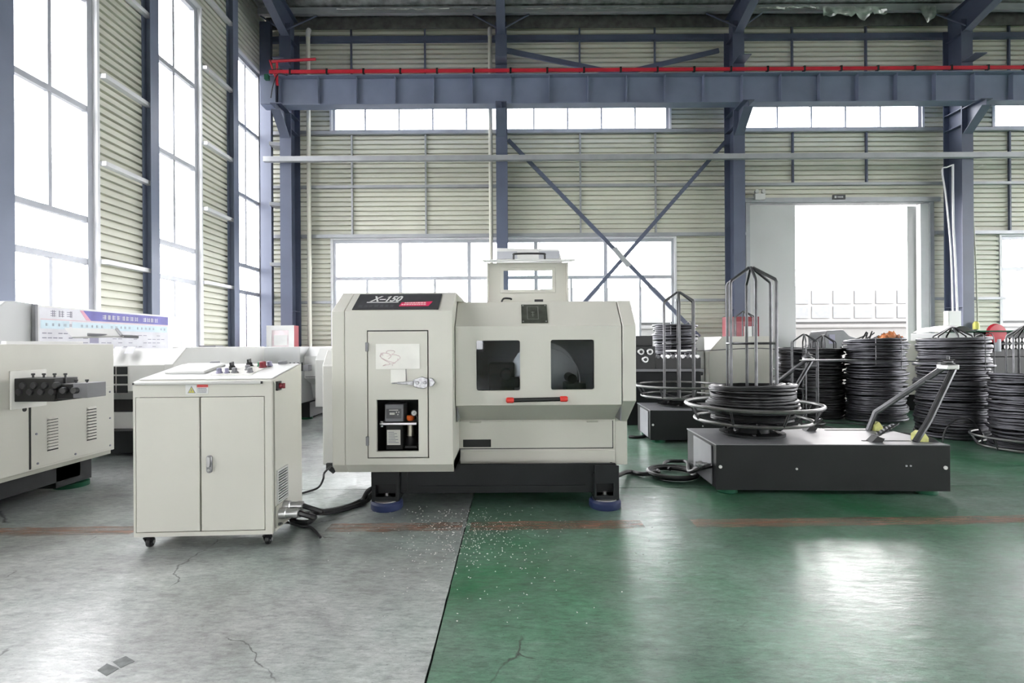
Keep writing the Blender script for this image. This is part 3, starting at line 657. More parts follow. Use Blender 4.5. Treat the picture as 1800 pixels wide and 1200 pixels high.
# lower access panel with its slot
lp = (gx(803, YP), gx(1075, YP), gz(787, YP), gz(739, YP) - .004)
sl = (gx(813, YP), gx(862, YP), gz(785, YP), gz(771.5, YP))
build('access_panel', MB().plate('y', YP - .012, YP - .002, lp[0], lp[1], lp[2], lp[3], [sl]), 'cream', sm, bevel=.002)
build('panel_gap', MB().box(lp[0] - .008, lp[1] + .008, YP - .003, YP - .001, lp[2] - .008, lp[3]), 'void', sm)
for px in (835, 1040): build('panel_catch', MB().box(gx(px - 10, YP), gx(px + 10, YP), YP - .02, YP - .01, lp[3] - .012, lp[3] + .004), 'cream_dark', sm, bevel=.003)
build('bottom_rail', MB().box(rX0, rS, YP - .006, YP + .02, .26, gz(792, YP)), 'cream', sm, bevel=.004)
for px in (868, 972, 1080): build('rail_screw', MB().box(gx(px - 2, YP), gx(px + 2, YP), YP - .011, YP - .004, .265, .28), 'dark', sm)
# forming tools seen through the panes
fp = build('forming_plate', MB().lathe([(.3, 0), (.3, .04), (.06, .05), (.05, .12), (.02, .12)], (.28, 4.5, 1.0), 36, 'y').xf(lambda p: (p.x, 9 - p.y + .0, p.z)), 'steel', sm)
build('feed_block', MB().box(-.2, .02, 4.3, 4.59, .75, 1.12).box(-.1, .06, 4.15, 4.3, .92, 1.0).cyl((-.05, 4.1, 1.03), (-.05, 4.3, 1.03), .05), 'dark', sm, bevel=.01)
build('tool_slide', MB().box(.45, .62, 4.2, 4.58, .70, .95).box(.3, .42, 4.2, 4.5, .70, .80).cyl((.5, 4.15, .99), (.5, 4.5, .99), .04), 'dark', sm, bevel=.008)
build('wire_guide', MB().tube([(.28 + .3 * math.cos(a), 4.3, .97 + .28 * math.sin(a)) for a in [R(-10 + 6 * i) for i in range(22)]], .005, 6), 'steel', sm)
# base frame and feet
bx0, bx1, yb = gx(651, 3.88), gx(1087, 3.88), 3.88
bs = MB().box(bx0 + .01, bx1 - .01, yb + .07, yb + .1, gz(866, yb + .07), .335).box(bx0 + .01, bx1 - .01, 4.88, 4.9, .015, .30).box(bx0, bx0 + .02, yb + .1, 4.9, .13, .33).box(bx1 - .02, bx1, yb + .1, 4.9, .13, .30)
bs.box(bx0 + .02, bx1 - .02, yb + .1, 4.88, .24, .262)
for s0, s1, ta, tb in ((bx0, gx(699, yb), gx(658, yb), gx(693, yb)), (gx(1044, yb), bx1, gx(1047, yb), gx(1077, yb))):
    bs.plate('y', yb, yb + .022, s0, s1, gz(880, yb), .335, [(ta, tb, gz(872, yb), gz(851, yb))])
    bs.box(s0, s0 + .02, yb + .022, yb + .3, gz(880, yb), .27).box(s1 - .02, s1, yb + .022, yb + .3, gz(880, yb), .27)
    bs.box(s0, s1, yb + .02, yb + .3, gz(880, yb), gz(880, yb) + .02).box(s0, s1, yb + .28, yb + .3, gz(880, yb), .27)
    bs.box(s0, s1, 4.62, 4.9, .075, .30)
bs.prism([(gx(699, yb), .335), (gx(714, yb), .335), (gx(710, yb), gz(868, yb)), (gx(699, yb), gz(868, yb))], 'y', yb + .06, yb + .08)
build('base_frame', bs, 'dark', sm, bevel=.004)
build('base_rib', MB().box(gx(730, yb), gx(1030, yb), yb + .06, yb + .072, gz(861, yb), gz(857, yb)), 'dark', sm)
for fx in (gx(678, 3.93), gx(1062, 3.93)):
    for fy in (3.94, 4.75):
        ft = build('levelling_foot', MB().lathe([(.118, 0), (.124, .01), (.124, .05), (.112, .066), (.02, .066), (.02, .072)], (fx, fy, 0), 32), 'bluepad', sm)
        build('foot_plate', MB().lathe([(.10, .066), (.10, .072), (.028, .074), (.028, .09), (.016, .09), (.016, .12)], (fx, fy, 0), 20), 'steel', ft)
# raised inspection hatch on the top
Yh = 4.42
hx0, hx1 = gx(857, Yh), gx(999, Yh)
hz0, hz1 = zB - .01, gz(462, Yh)
ht = build('inspection_hatch', MB().plate('y', Yh, Yh + .02, hx0, hx1, hz0, hz1, [(gx(884, Yh), gx(973, Yh), gz(511, Yh), gz(474, Yh))])
           .box(hx0, hx0 + .015, Yh - .03, Yh + .25, hz0, hz1).box(hx1 - .015, hx1, Yh - .03, Yh + .25, hz0, hz1)
           .plate('y', Yh - .006, Yh, gx(880, Yh), gx(977, Yh), gz(515, Yh), gz(470, Yh), [(gx(886, Yh), gx(971, Yh), gz(509, Yh), gz(476, Yh))])
           .box(hx0, hx1, Yh - .03, Yh, hz0, hz0 + .05), 'cream', sm, bevel=.003)
build('hatch_pane', MB().box(gx(882, Yh), gx(975, Yh), Yh + .006, Yh + .01, gz(513, Yh), gz(472, Yh)), 'glass', ht, smooth=False)
build('hatch_lid', MB().prism([(Yh - .1, hz1 - .004), (Yh + .3, hz1 + .055), (Yh + .3, hz1 + .07), (Yh - .1, hz1 + .014)], 'x', gx(849, Yh - .1), gx(1012, Yh - .1)), 'white', ht, bevel=.003)
h1, h2, hzz = gx(904, Yh), gx(958, Yh), hz1 + .015
build('lid_handle', MB().tube(smoothpath([(h1, Yh - .03, hzz), (h1, Yh - .03, hzz + .045), (h1 + .02, Yh - .03, hzz + .06), (h2 - .02, Yh - .03, hzz + .06), (h2, Yh - .03, hzz + .045), (h2, Yh - .03, hzz)], 4), .009, 10), 'black', ht)
bxs = MB().prism([(gx(873, 4.9), hz1 + .05), (gx(875, 4.9), gz(437, 4.9)), (gx(983, 4.9), gz(440, 4.9)), (gx(990, 4.9), hz1 + .05)], 'y', 4.86, 4.9)
build('vent_cowl', bxs, 'white', ht, bevel=.004)
for a, b in ((875, 910), (948, 984)): build('vent_mesh', MB().box(gx(a, 4.86), gx(b, 4.86), 4.85, 4.858, gz(455, 4.86), gz(442, 4.86)), 'alu', ht)
wr = MB().tube(smoothpath([(gx(882, Yh), 4.3, hz0 + .02), (gx(886, Yh), 4.3, hz0 + .06), (gx(897, Yh), 4.3, hz0 + .06), (gx(900, Yh), 4.3, hz0 + .05)], 4), .008, 8).box(gx(880, 4.3), gx(975, 4.3), 4.27, 4.33, hz0 + .005, hz0 + .022).box(gx(940, 4.3), gx(955, 4.3), 4.28, 4.32, hz0 + .02, hz0 + .05)
build('hatch_hinge', wr, 'black', ht)
# rear cabinet behind the left end
Yr = 4.45
rc = MB().prism([(Yr, gz(815, Yr)), (Yr, gz(640, Yr)), (Yr + .12, gz(612, Yr + .12)), (YBK + .1, gz(612, Yr + .12)), (YBK + .1, gz(815, Yr))], 'x', gx(566, Yr), x0 + .1)
rcab = build('rear_cabinet', rc, 'pale', sm, bevel=.01)
build('plug_socket', MB().box(gx(574, Yr), gx(585, Yr), Yr - .03, Yr, gz(822, Yr), gz(811, Yr)).cyl((gx(581, Yr), Yr - .04, gz(818, Yr)), (gx(588, Yr), Yr - .02, gz(826, Yr)), .022), 'black', rcab)

# lubrication pump standing in the recess
Yq = 3.84
lu = thing('lubrication_pump', 'small grey oil pump with orange cap in the door recess of the large machine', 'pump', (gx(698, Yq), Yq, wZ0))
q = lambda a, b, c, d, y0, y1: MB().box(gx(a, Yq), gx(b, Yq), y0, y1, gz(d, Yq), gz(c, Yq))
ctl = build('controller', q(677, 710, 708, 739, Yq - .03, Yq + .12), 'greybox', lu, bevel=.006)
build('display', q(680, 706, 716, 733, Yq - .033, Yq - .029), 'plate', ctl)
mk = MB()
for a, b, c, d in ((685, 701, 717.5, 719), (686, 695, 722.5, 726.5), (697, 699, 721, 723), (701, 703, 721, 723), (699.5, 701.5, 725, 727)): mk.box(gx(a, Yq), gx(b, Yq), Yq - .035, Yq - .033, gz(d, Yq), gz(c, Yq))
build('display_marks', mk, 'paper', ctl)
build('tank_flange', q(669, 734, 739.5, 744, Yq - .05, Yq + .14).cyl((gx(672, Yq), Yq - .03, gz(748, Yq)), (gx(672, Yq), Yq - .03, gz(737, Yq)), .012), 'steel', lu, bevel=.004)
build('tank', q(678, 708, 744, 789, Yq - .02, Yq + .12), 'void', lu, bevel=.01)
lb = build('tank_label', q(680.5, 704, 753, 779.5, Yq - .024, Yq - .021), 'paper', lu)
mk = MB()
for i in range(8): mk.box(gx(683, Yq), gx(690 + (i * 5) % 9 + 3, Yq), Yq - .0255, Yq - .0242, gz(757.4 + i * 2.6, Yq), gz(756.6 + i * 2.6, Yq))
build('label_print', mk, 'ink', lb)
fx, fy = gx(721, Yq), Yq
build('filler_cap', MB().lathe([(.02, 0), (.026, .006), (.030, .012), (.030, .034), (.024, .042), (.01, .044)], (fx, fy, gz(738, Yq)), 20), 'orange', lu)
build('strainer', MB().lathe([(.026, 0), (.026, .09)], (fx, fy, gz(763, Yq)), 20).lathe([(.03, 0), (.03, .006)], (fx, fy, gz(764, Yq)), 20), 'steel', lu)
build('jar', MB().lathe([(.036, 0), (.036, .10)], (fx, fy, gz(767, Yq)), 24), 'jar', lu)
build('pump_motor', MB().lathe([(.04, 0), (.045, .01), (.045, .1), (.03, .11)], (fx, fy + .03, wZ0 + .006), 20).box(fx - .04, fx + .05, fy - .02, fy + .1, wZ0, wZ0 + .015), 'black', lu)
ga = build('pressure_gauge', MB().lathe([(.024, 0), (.026, .004), (.026, .03), (.01, .03)], (gx(728, Yq), Yq - .02, gz(724, Yq)), 20, 'y'), 'black', lu)
build('gauge_face', MB().lathe([(.019, -.002), (.019, .001)], (gx(728, Yq), Yq - .02, gz(724, Yq)), 20, 'y'), 'white', ga)
build('gauge_needle', MB().cyl((gx(727, Yq), Yq - .024, gz(725.5, Yq)), (gx(729.5, Yq), Yq - .024, gz(722.5, Yq)), .0018, 4), 'ink', ga)
build('oil_pipe', MB().tube(smoothpath([(gx(728, Yq), Yq + .02, gz(727, Yq)), (gx(731, Yq), Yq + .04, gz(733, Yq)), (gx(730, Yq), Yq + .06, gz(742, Yq))], 4), .006, 6), 'steel', lu)

# ------------------------------------------------------------------ control cabinet on castors
ccx, ccy, cyaw = -2.372, 3.13, R(2.6)
cc = thing('control_cabinet', 'cream two door control cabinet on castors with a sloping button console', 'cabinet', (ccx, ccy, 0), cyaw, local=True)
Wc, Dc, Zb, Zf, Zk = .85, .50, .088, 1.053, 1.145
def cx(px): return (px - 231) * .85 / 240.5
def cz(py, px=345): return Zb + (938.5 - (px - 345) * .01 - py) * .953 / 266
d1, d2 = (cx(236), cx(345), cz(930), cz(695.5)), (cx(348), cx(458), cz(930), cz(695.5))
cb_ = MB().plate('y', 0, .02, 0, Wc, Zb, Zf, [(d1[0] - .004, d2[1] + .004, d1[2] - .004, d1[3] + .004)])
cb_.prism([(.045, Zb), (.045, Zf - .02), (.03, Zf), (.0, Zf), (.0, Zf + .004), (.03, Zf + .012), (Dc, Zk), (Dc, Zb)], 'x', .0, Wc)
build('cabinet_body', cb_, 'cream', cc)
build('door_shadow_gap', MB().box(d1[0] - .004, d2[1] + .004, .04, .044, d1[2] - .004, d1[3] + .004), 'void', cc)
dl = build('door', MB().box(d1[0], d1[1], -.002, .02, d1[2], d1[3]), 'cream', cc, bevel=.003)
dr_ = build('door', MB().box(d2[0], d2[1], -.002, .02, d2[2], d2[3]), 'cream', cc, bevel=.003)
hx = cx(363)
hb = build('lock_handle', MB().prism(rrect(hx - .017, hx + .017, cz(828), cz(797), .015), 'y', -.012, -.001), 'chrome', dr_, bevel=.002)
build('lock_lever', MB().prism(rrect(hx - .008, hx + .01, cz(817), cz(799), .008), 'y', -.026, -.012).lathe([(.008, -.018), (.009, -.012)], (hx, 0, cz(823)), 12, 'y'), 'steel', dr_, bevel=.002)
build('console_lip', MB().box(cx(235), cx(454), -.014, .004, Zf - .014, Zf + .006), 'pale', cc, bevel=.006)
build('lip_end', MB().box(cx(452), cx(456), -.012, .002, Zf - .012, Zf + .004), 'black', cc); build('lip_end', MB().box(cx(232), cx(235), -.012, .002, Zf - .012, Zf + .0), 'black', cc)
TL = math.hypot(Dc - .03, Zk - Zf - .012); tc_, ts_ = (Dc - .03) / TL, (Zk - Zf - .012) / TL
tp = lambda p: Vector((p.x, .03 + tc_ * p.y - ts_ * p.z, Zf + .012 + ts_ * p.y + tc_ * p.z))
build('console_top', MB().box(.012, Wc - .012, .005, TL - .008, .0005, .008).xf(tp), 'white', cc, bevel=.004)
build('writing_pad', MB().box(.08, .34, .15, .42, .008, .026).xf(tp), 'white', cc, bevel=.006)
for u_ in (.22, .70): build('console_catch', MB().box(u_, u_ + .06, TL - .04, TL - .012, .008, .03).xf(tp), 'greybox', cc, bevel=.004)
bp_ = build('button_plate', MB().box(.405, .665, .10, .42, .008, .012).xf(tp), 'paper', cc)
def button(u_, v, m, r=.016, h=.022, lever=False, name='push_button'):
    u = u_ - .135
    mb = MB().lathe([(r + .005, .012), (r + .005, .018), (r, .02), (r, .02 + h), (r * .7, .023 + h)], (u, v, 0), 16)
    if lever: mb.box(u - .006, u + .006, v - .02, v + .02, .02 + h, .02 + h + .028)
    build(name, mb.xf(tp), m, cc, bevel=0)
button(.60, .26, 'black', .02, .014, True, 'selector_switch'); button(.665, .37, 'black', .02, .014, True, 'selector_switch')
button(.57, .15, 'lilac'); button(.62, .15, 'lilac', .012); button(.665, .16, 'greybox'); button(.715, .24, 'greybox'); button(.765, .16, 'greybox')
button(.745, .36, 'green', .017); button(.78, .32, 'redbox', .022, .03, name='stop_button'); button(.805, .37, 'lilac', .016)
# warning card
yw = -.003
wc = build('warning_label', MB().box(cx(322), cx(341), yw, 0, cz(690), cz(673)).box(cx(341.5), cx(361), yw, 0, cz(689), cz(673)), 'white', cc)
ta, tb, tcx = cx(325.5), cx(339.5), cx(332.5)
build('triangle_border', MB().prism([(ta, cz(688)), (tb, cz(688)), (tcx, cz(675.2))], 'y', yw - .001, yw), 'ink', wc)
build('triangle_face', MB().prism([(ta + .006, cz(687.2)), (tb - .006, cz(687.2)), (tcx, cz(677.5))], 'y', yw - .002, yw - .001), 'yellowsign', wc)
build('bolt_mark', MB().prism([(tcx + .003, cz(679.5)), (tcx - .006, cz(683.6)), (tcx, cz(683.4)), (tcx - .003, cz(686.6)), (tcx + .006, cz(682.6)), (tcx + .001, cz(682.8))], 'y', yw - .003, yw - .002), 'ink', wc)
build('red_header', MB().box(cx(342), cx(361), yw - .001, yw, cz(677.8), cz(673.2)), 'pink', wc)
mk = MB(); random.seed(2)
for r_, (za, zb2) in enumerate(((675.2, 676), (679, 680.6), (681.8, 683), (684.2, 685.4), (686.4, 687.4))):
    x = 343.
    while x < 358: w = random.uniform(1, 2.2); mk.box(cx(x), cx(x + w), yw - .002, yw - .001, cz(zb2), cz(za)); x += w + .7
build('label_print', mk, 'ink', wc)
# right side: switch, vent, cable glands
sw = build('isolator_base', MB().box(Wc, Wc + .014, .06, .12, .99, 1.05), 'black', cc, bevel=.002)
build('isolator_knob', MB().lathe([(.018, .014), (.018, .026), (.011, .03), (.011, .04)], (Wc, .09, 1.02), 16, 'x').box(Wc + .03, Wc + .048, .085, .095, 1.003, 1.037), 'redbox', cc, bevel=.002, label='dark red switch knob')
vt = build('vent_frame', MB().plate('x', Wc, Wc + .01, .06, .235, .255, .475, [(.072, .223, .267, .463)]), 'pale', cc)
for i in range(11): build('vent_slat', MB().prism([(Wc + .001, .270 + i * .0175), (Wc + .008, .270 + i * .0175), (Wc + .008, .278 + i * .0175), (Wc + .001, .278 + i * .0175)], 'y', .072, .223), 'pale', cc)
build('vent_dark', MB().box(Wc, Wc + .001, .07, .225, .265, .465), 'void', cc)
build('gland_plate', MB().box(Wc, Wc + .008, .04, .22, .11, .25), 'cream_dark', cc)
for (y, z) in ((.09, .19), (.16, .215)):
    build('cable_gland', MB().lathe([(.034, .008), (.034, .05), (.028, .055), (.028, .1), (.031, .1), (.031, .13), (.02, .135)], (Wc, y, z), 18, 'x'), 'steel', cc)
for (x, y) in ((.055, .05), (.795, .05), (.055, .45), (.795, .45)):
    ca = build('castor', MB().box(x - .03, x + .03, y - .03, y + .03, .08, .088).lathe([(.018, .066), (.018, .08)], (x, y, 0), 12).prism([(y - .02, .07), (y + .014, .07), (y + .03, .02), (y + .012, .02)], 'x', x - .022, x - .018).prism([(y - .02, .07), (y + .014, .07), (y + .03, .02), (y + .012, .02)], 'x', x + .018, x + .022).box(x - .022, x + .022, y - .02, y + .014, .064, .068), 'dark', cc)
    build('castor_wheel', MB().lathe([(.014, -.014), (.03, -.012), (.032, 0), (.03, .012), (.014, .014)], (x, y + .02, .032), 20, 'x'), 'black', ca)
    build('axle_cap', MB().lathe([(.012, -.024), (.012, .024)], (x, y + .02, .032), 12, 'x'), 'steel', ca)

# ------------------------------------------------------------------ wire decoilers
def winding(Rr, z0, z1, wr, seed, m, parent, name='winding', jit=.02, tilt=.01, per=40):
    random.seed(seed); turns = max(2, int((z1 - z0) / (wr * 1.55))); pts = []; N = turns * per
    off = [random.uniform(-jit, jit) for _ in range(turns + 2)]
    for i in range(N + 1):
        a = 2 * math.pi * i / per; k = i // per; f = (i % per) / per
        o = off[k] * (1 - f) + off[k + 1] * f
        rr = Rr + o + .35 * jit * noise.noise(Vector((math.cos(a) * 2, math.sin(a) * 2, i / per * .7 + seed))) + .5 * jit * math.sin(i / per * .75 + seed)
        zz = z0 + wr + (z1 - z0 - 2 * wr) * i / N + tilt * math.sin(a + off[k] * 200) + .4 * tilt * noise.noise(Vector((math.cos(a) * 3, math.sin(a) * 3, seed + k)))
        pts.append((rr * math.cos(a), rr * math.sin(a), max(wr, zz)))
    return build(name, MB().tube(pts, wr, 6), m, parent, recalc=False)
def cage(parent, c, r, zb, zk, za, rod=.0145, rings=(), n=6, ph=.3):
    cx_, cy_ = c
    for i in range(n):
        a = ph + 2 * math.pi * i / n; ux, uy = math.cos(a), math.sin(a)
        build('cage_rod', MB().tube([(cx_ + r * ux, cy_ + r * uy, zb), (cx_ + r * ux, cy_ + r * uy, zk - .015), (cx_ + r * .96 * ux, cy_ + r * .96 * uy, zk + .008), (cx_ + .02 * ux, cy_ + .02 * uy, za)], rod, 8), 'rod', parent)
    for z in rings: build('cage_ring', MB().ring((cx_, cy_, z), r - rod, rod * .8, 36, 6), 'rod', parent)
    build('cage_tip', MB().lathe([(.028, za - .012), (.028, za + .006), (.01, za + .014)], (cx_, cy_, 0), 12), 'rod', parent)
def decoiler(label, loc, yaw, rz_=0.):
    t = thing('wire_decoiler', label, 'decoiler', loc, yaw, 'wire decoilers in a row', local=True)
    W, D, H = 1.90, .80, .425
    c = (.505, .50)
    build('housing', MB().box(0, W, .015, D, .045, H - .012), 'box', t, bevel=.004)
    build('front_cover', MB().box(-.004, W + .006, 0, .014, .038, H - .004), 'box', t, bevel=.002)
    build('top_plate', MB().box(-.006, W + .006, .0, D + .01, H - .011, H), 'greybox', t, bevel=.002)
    build('side_cover', MB().box(-.012, -.001, .1, D - .22, .06, H - .03), 'greybox', t, bevel=.002)
    for (x, y) in ((.12, .1), (W - .12, .1), (.12, D - .1), (W - .12, D - .1)):
        build('levelling_foot', MB().lathe([(.085, 0), (.088, .008), (.08, .034), (.02, .036), (.02, .05)], (x, y, 0), 24), 'greenpad', t)
    for (x, z, r, m) in ((.03, .235, .014, 'white'), (W - .035, .235, .016, 'white'), (.66, .22, .009, 'steel'), (1.55, .25, .008, 'steel'), (1.585, .25, .007, 'steel')):
        build('cover_bolt', MB().lathe([(r, -.008), (r, .0)], (x, 0, z), 12, 'y'), m, t)
    build('flange', MB().lathe([(.285, H), (.285, H + .022), (.16, H + .026), (.15, H + .06), (.12, H + .065), (.12, H + .085), (.03, H + .085)], (*c, 0), 40), 'dark', t)
    for i in range(6):
        a = i * math.pi / 3 + .2; x, y = c[0] + .255 * math.cos(a), c[1] + .255 * math.sin(a)
        build('flange_bolt', MB().lathe([(.016, H + .02), (.016, H + .036), (.008, H + .04)], (x, y, 0), 10), 'black', t)
        b = a + .26
        build('flange_gusset', MB().add([(c[0] + r * math.cos(b) + s * .006 * math.sin(b), c[1] + r * math.sin(b) - s * .006 * math.cos(b), z) for s in (-1, 1) for r, z in ((.10, H + .02), (.24, H + .02), (.12, H + .075))], [(0, 1, 2), (5, 4, 3), (0, 3, 4, 1), (1, 4, 5, 2), (2, 5, 3, 0)]), 'dark', t)
    build('tray_ring', MB().ring((*c, .705), .585, .017, 72, 8), 'ring', t)
    build('tray_ring', MB().ring((*c, .565), .505, .015, 72, 8), 'ring', t)
    for i in range(8):
        a = i * math.pi / 4 + .1; ux, uy = math.cos(a), math.sin(a)
        build('tray_spoke', MB().tube([(c[0] + .1 * ux, c[1] + .1 * uy, .525), (c[0] + .45 * ux, c[1] + .45 * uy, .535), (c[0] + .505 * ux, c[1] + .505 * uy, .563), (c[0] + .585 * ux, c[1] + .585 * uy, .703)], .011, 6), 'rod', t)
    build('turntable', MB().lathe([(.30, .512), (.30, .524), (.05, .524)], (*c, 0), 36), 'dark', t)
    cage(t, c, .222, .52, 1.85, 1.985, rings=(1.275,))
    # swinging wire arm
    A = [((1.70, .70, H), (1.755, .68, .60), (2.17, .40, 1.045)), ((1.715, .12, H), (1.83, .13, .60), (2.205, .33, 1.045))]
    arm = None
    for P in A:
        o = build('arm_leg', MB().tube([P[0], P[1], P[2]], .026, 8), 'rod', t)
        arm = arm or o
    la = lambda P, s: Vector(P[1]).lerp(Vector(P[2]), s)
    build('arm_crossbar', MB().cyl(la(A[0], .72), la(A[1], .72), .012, 8), 'rod', t)
    build('guide_head', MB().box(2.13, 2.23, .30, .43, 1.03, 1.075), 'steel', t, bevel=.006)
    build('guide_roller', MB().lathe([(.05, -.02), (.035, -.008), (.035, .008), (.05, .02)], (2.18, .36, 1.10), 20, 'z').cyl((2.18, .36, 1.07), (2.18, .36, 1.15), .012, 8).box(2.1, 2.19, .34, .38, 1.075, 1.095), 'rod', t)
    for (x, y) in ((1.80, .16), (1.79, .70)):
        build('rubber_stop', MB().prism([(x - .06, H), (x + .02, H), (x + .02, H + .035), (x - .02, H + .09), (x - .06, H + .06)], 'y', y - .05, y + .05), 'yellow', t, bevel=.004)
        build('stop_bracket', MB().prism([(x + .02, H), (x + .11, H), (x + .03, H + .05), (x + .02, H + .05)], 'y', y - .045, y + .045), 'black', t)
        build('slot', MB().box(x - .50, x - .1, y - .012, y + .012, H, H + .003), 'void', t)
    for (x, y, s) in ((1.40, .14, 1.), (1.15, .70, .55)):
        build('spring_post', MB().prism([(x - .06, H), (x + .03, H), (x + .05, H + .03), (x - .01, H + .05)], 'y', y - .04, y + .04), 'black', t)
        P = [(x + .16 * s * k / 60 + .028 * math.cos(k * .62) * .7, y + .028 * math.sin(k * .62), H + .05 + .10 * s * k / 60 + .01 * math.cos(k * .62)) for k in range(61)]
        build('coil_spring', MB().tube(P, .008, 5), 'rod', t)
    return t
YAW = R(-2.5)
D0 = Vector((1.725, 4.235, 0))
decoiler('black wire decoiler with a loaded wire coil, in front of all the others', D0, YAW)
decoiler('black wire decoiler with empty tray standing behind the loaded one', D0 + Vector((.05, 2.2, 0)), YAW)
decoiler('small far decoiler whose cage shows in front of the red fire cabinet', (4.66, 10.7, 0), YAW)
rot = Matrix.Rotation(YAW, 3, 'Z')
cc0 = D0 + rot @ Vector((.505, .50, 0))
wc0 = thing('wire_coil', 'low black wire coil lying on the tray of the front decoiler', 'wire coil', (cc0.x, cc0.y, .54), local=True)
winding(.37, 0, .36, .0155, 4, 'coil2', wc0, jit=.022, tilt=.012, per=56)
winding(.335, .02, .355, .0155, 9, 'coil2', wc0, name='inner_winding', jit=.02, tilt=.012, per=48)
winding(.295, .05, .36, .0155, 14, 'coil2', wc0, name='inner_winding', jit=.02, tilt=.012, per=40)

# ------------------------------------------------------------------ stacks of wire
def pile(label, x, y, r, h, seed, m='coil', ties=2, wr=.019, stand=None):
    t = thing('wire_coil', label, 'wire coil', (x, y, 0), local=True, group='tall stacks of coiled wire')
    winding(r, 0, h, wr, seed, m, t, jit=.03, tilt=.014)
    winding(r - .05, .02, h - .015, wr, seed + 5, m, t, name='inner_winding', jit=.03, tilt=.014, per=32)
    winding(r - .11, .2, h - .03, wr, seed + 8, m, t, name='inner_winding', jit=.03, tilt=.014, per=28)
    random.seed(seed)
    for k in range(ties):
        a = -math.pi / 2 + random.uniform(-.9, .9); ux, uy = math.cos(a), math.sin(a); rr = r + .03
        zt_ = h + .01; zb_ = h * random.uniform(.55, .75)
        build('tie_wire', MB().tube(smoothpath([((r - .14) * ux, (r - .14) * uy, zt_ - .06), ((r - .06) * ux, (r - .06) * uy, zt_), (rr * ux, rr * uy, zt_ - .02), (rr * 1.01 * ux, rr * 1.01 * uy, zb_)], 4), .006, 5), 'rod', t)
    return t
P3 = onfloor(1540, 748); P4 = onfloor(1677, 779)
pile('tall dark wire coil stack with an orange rag on top', 5.95, 8.21, .405, 1.34, 21)
pile('widest tall wire coil stack, just left of the cut-off one at the right edge', 5.99, 6.81, .385, 1.345, 33)
pile('lower grey wire coil stack on a round floor tray, cut by the right picture edge', 6.09, 5.93, .325, .91, 45, ties=2, wr=.018)
pile('tall wire coil stack with an empty wire cage standing before it', 5.33, 8.58, .295, 1.20, 57, 'coil2', wr=.017)
pile('far wire coil stack with pale left side behind two cages', 5.40, 9.58, .285, 1.20, 69, wr=.017)
pile('wire coil stack standing on the far machine behind the empty decoiler cage', 2.90, 8.94, .345, 1.62, 77, wr=.018)
def stand(label, x, y, r, za, full=True):
    s = thing('coil_stand', label, 'coil stand', (x, y, 0), local=True, group='wire cage coil stands')
    cage(s, (0, 0), r, .012, za - .12, za, .011, rings=(.55, .9) if full else (), ph=.1)
    build('stand_base', MB().ring((0, 0, .014), r + .08, .014, 36, 6).ring((0, 0, .014), r, .012, 36, 6), 'rod', s)
    return s
stand('wire cage stand in front of the far coil stacks', 4.67, 8.0, .20, 1.41)
stand('wire cage stand whose tip rises out of a dark coil stack', 5.33, 8.58, .20, 1.40, False)
stand('wire cage stand whose tip rises out of the widest coil stack', 5.99, 6.81, .21, 1.47, False)
t5 = stand('tall wire cage stand inside the lower grey coil at the right edge', 6.09, 5.93, .17, 1.46, False)
tr = thing('floor_tray', 'round steel tray on the floor under the grey coil at the right edge', 'tray', (6.09, 5.93, 0), local=True)
build('tray_rim', MB().ring((0, 0, .15), .50, .015, 72, 8), 'ring', tr); build('tray_rim', MB().ring((0, 0, .03), .43, .014, 72, 8), 'ring', tr)
for i in range(8):
    a = i * math.pi / 4 + .2; build('tray_spoke', MB().tube([(.36 * math.cos(a), .36 * math.sin(a), .014), (.43 * math.cos(a), .43 * math.sin(a), .02), (.50 * math.cos(a), .50 * math.sin(a), .15)], .012, 6), 'rod', tr)
rg = thing('crumpled_rag', 'orange crumpled rag on top of a tall dark wire coil', 'rag', (6.1, 8.0, 1.33))
V = []; n = 14
for i in range(n + 1):
    for j in range(n + 1):
        u, v = i / n - .5, j / n - .5
        V.append((6.02 + u * .30, 7.98 + v * .26, 1.335 + max(0, .13 - .5 * (u * u + v * v)) * .7 + .075 * noise.noise(Vector((u * 7, v * 7, 3))) + .04 * noise.noise(Vector((u * 16, v * 16, 8)))))
build('cloth', MB().add(V, [(i * (n + 1) + j, (i + 1) * (n + 1) + j, (i + 1) * (n + 1) + j + 1, i * (n + 1) + j + 1) for i in range(n) for j in range(n)]), 'copper', rg, recalc=False)
lw_ = thing('loose_wire', 'bundle of cut wire ends sticking out of a tall coil top', 'wire', (5.95, 8.2, 1.3))
random.seed(12)
for k in range(9):
    a = (5.62 + .06 * k + random.uniform(-.05, .05), 8.1 + random.uniform(-.2, .2), 1.33); b = (a[0] + random.uniform(.08, .3), a[1] + .1, 1.36 + random.uniform(.02, .1))
    build('wire_end', MB().cyl(a, b, .012, 6), 'coil2', lw_)
lp_ = thing('loose_wire', 'single loop of wire leaning against the widest coil stack', 'wire', (6.25, 6.45, 0))
c_ = at(1692, 776, 6.2)
build('loop', MB().tube([(c_.x + .29 * math.cos(R(a)), 6.2 + .05 * math.cos(R(a)), max(.012, c_.z + .29 * math.sin(R(a)))) for a in range(-35, 216, 8)], .010, 6), 'rod', lp_)
l2 = thing('loose_wire', 'flat loops of wire on the floor between two tall coil stacks', 'wire', (5.4, 6.6, 0))
for k, (x, y, r) in enumerate(((5.12, 6.75, .33), (5.2, 6.72, .3), (5.0, 7.4, .45), (4.3, 7.3, .4), (4.1, 7.5, .45))):
    build('loop', MB().ring((x, y, .012 + .004 * k), r, .011, 48, 6), 'rod', l2)
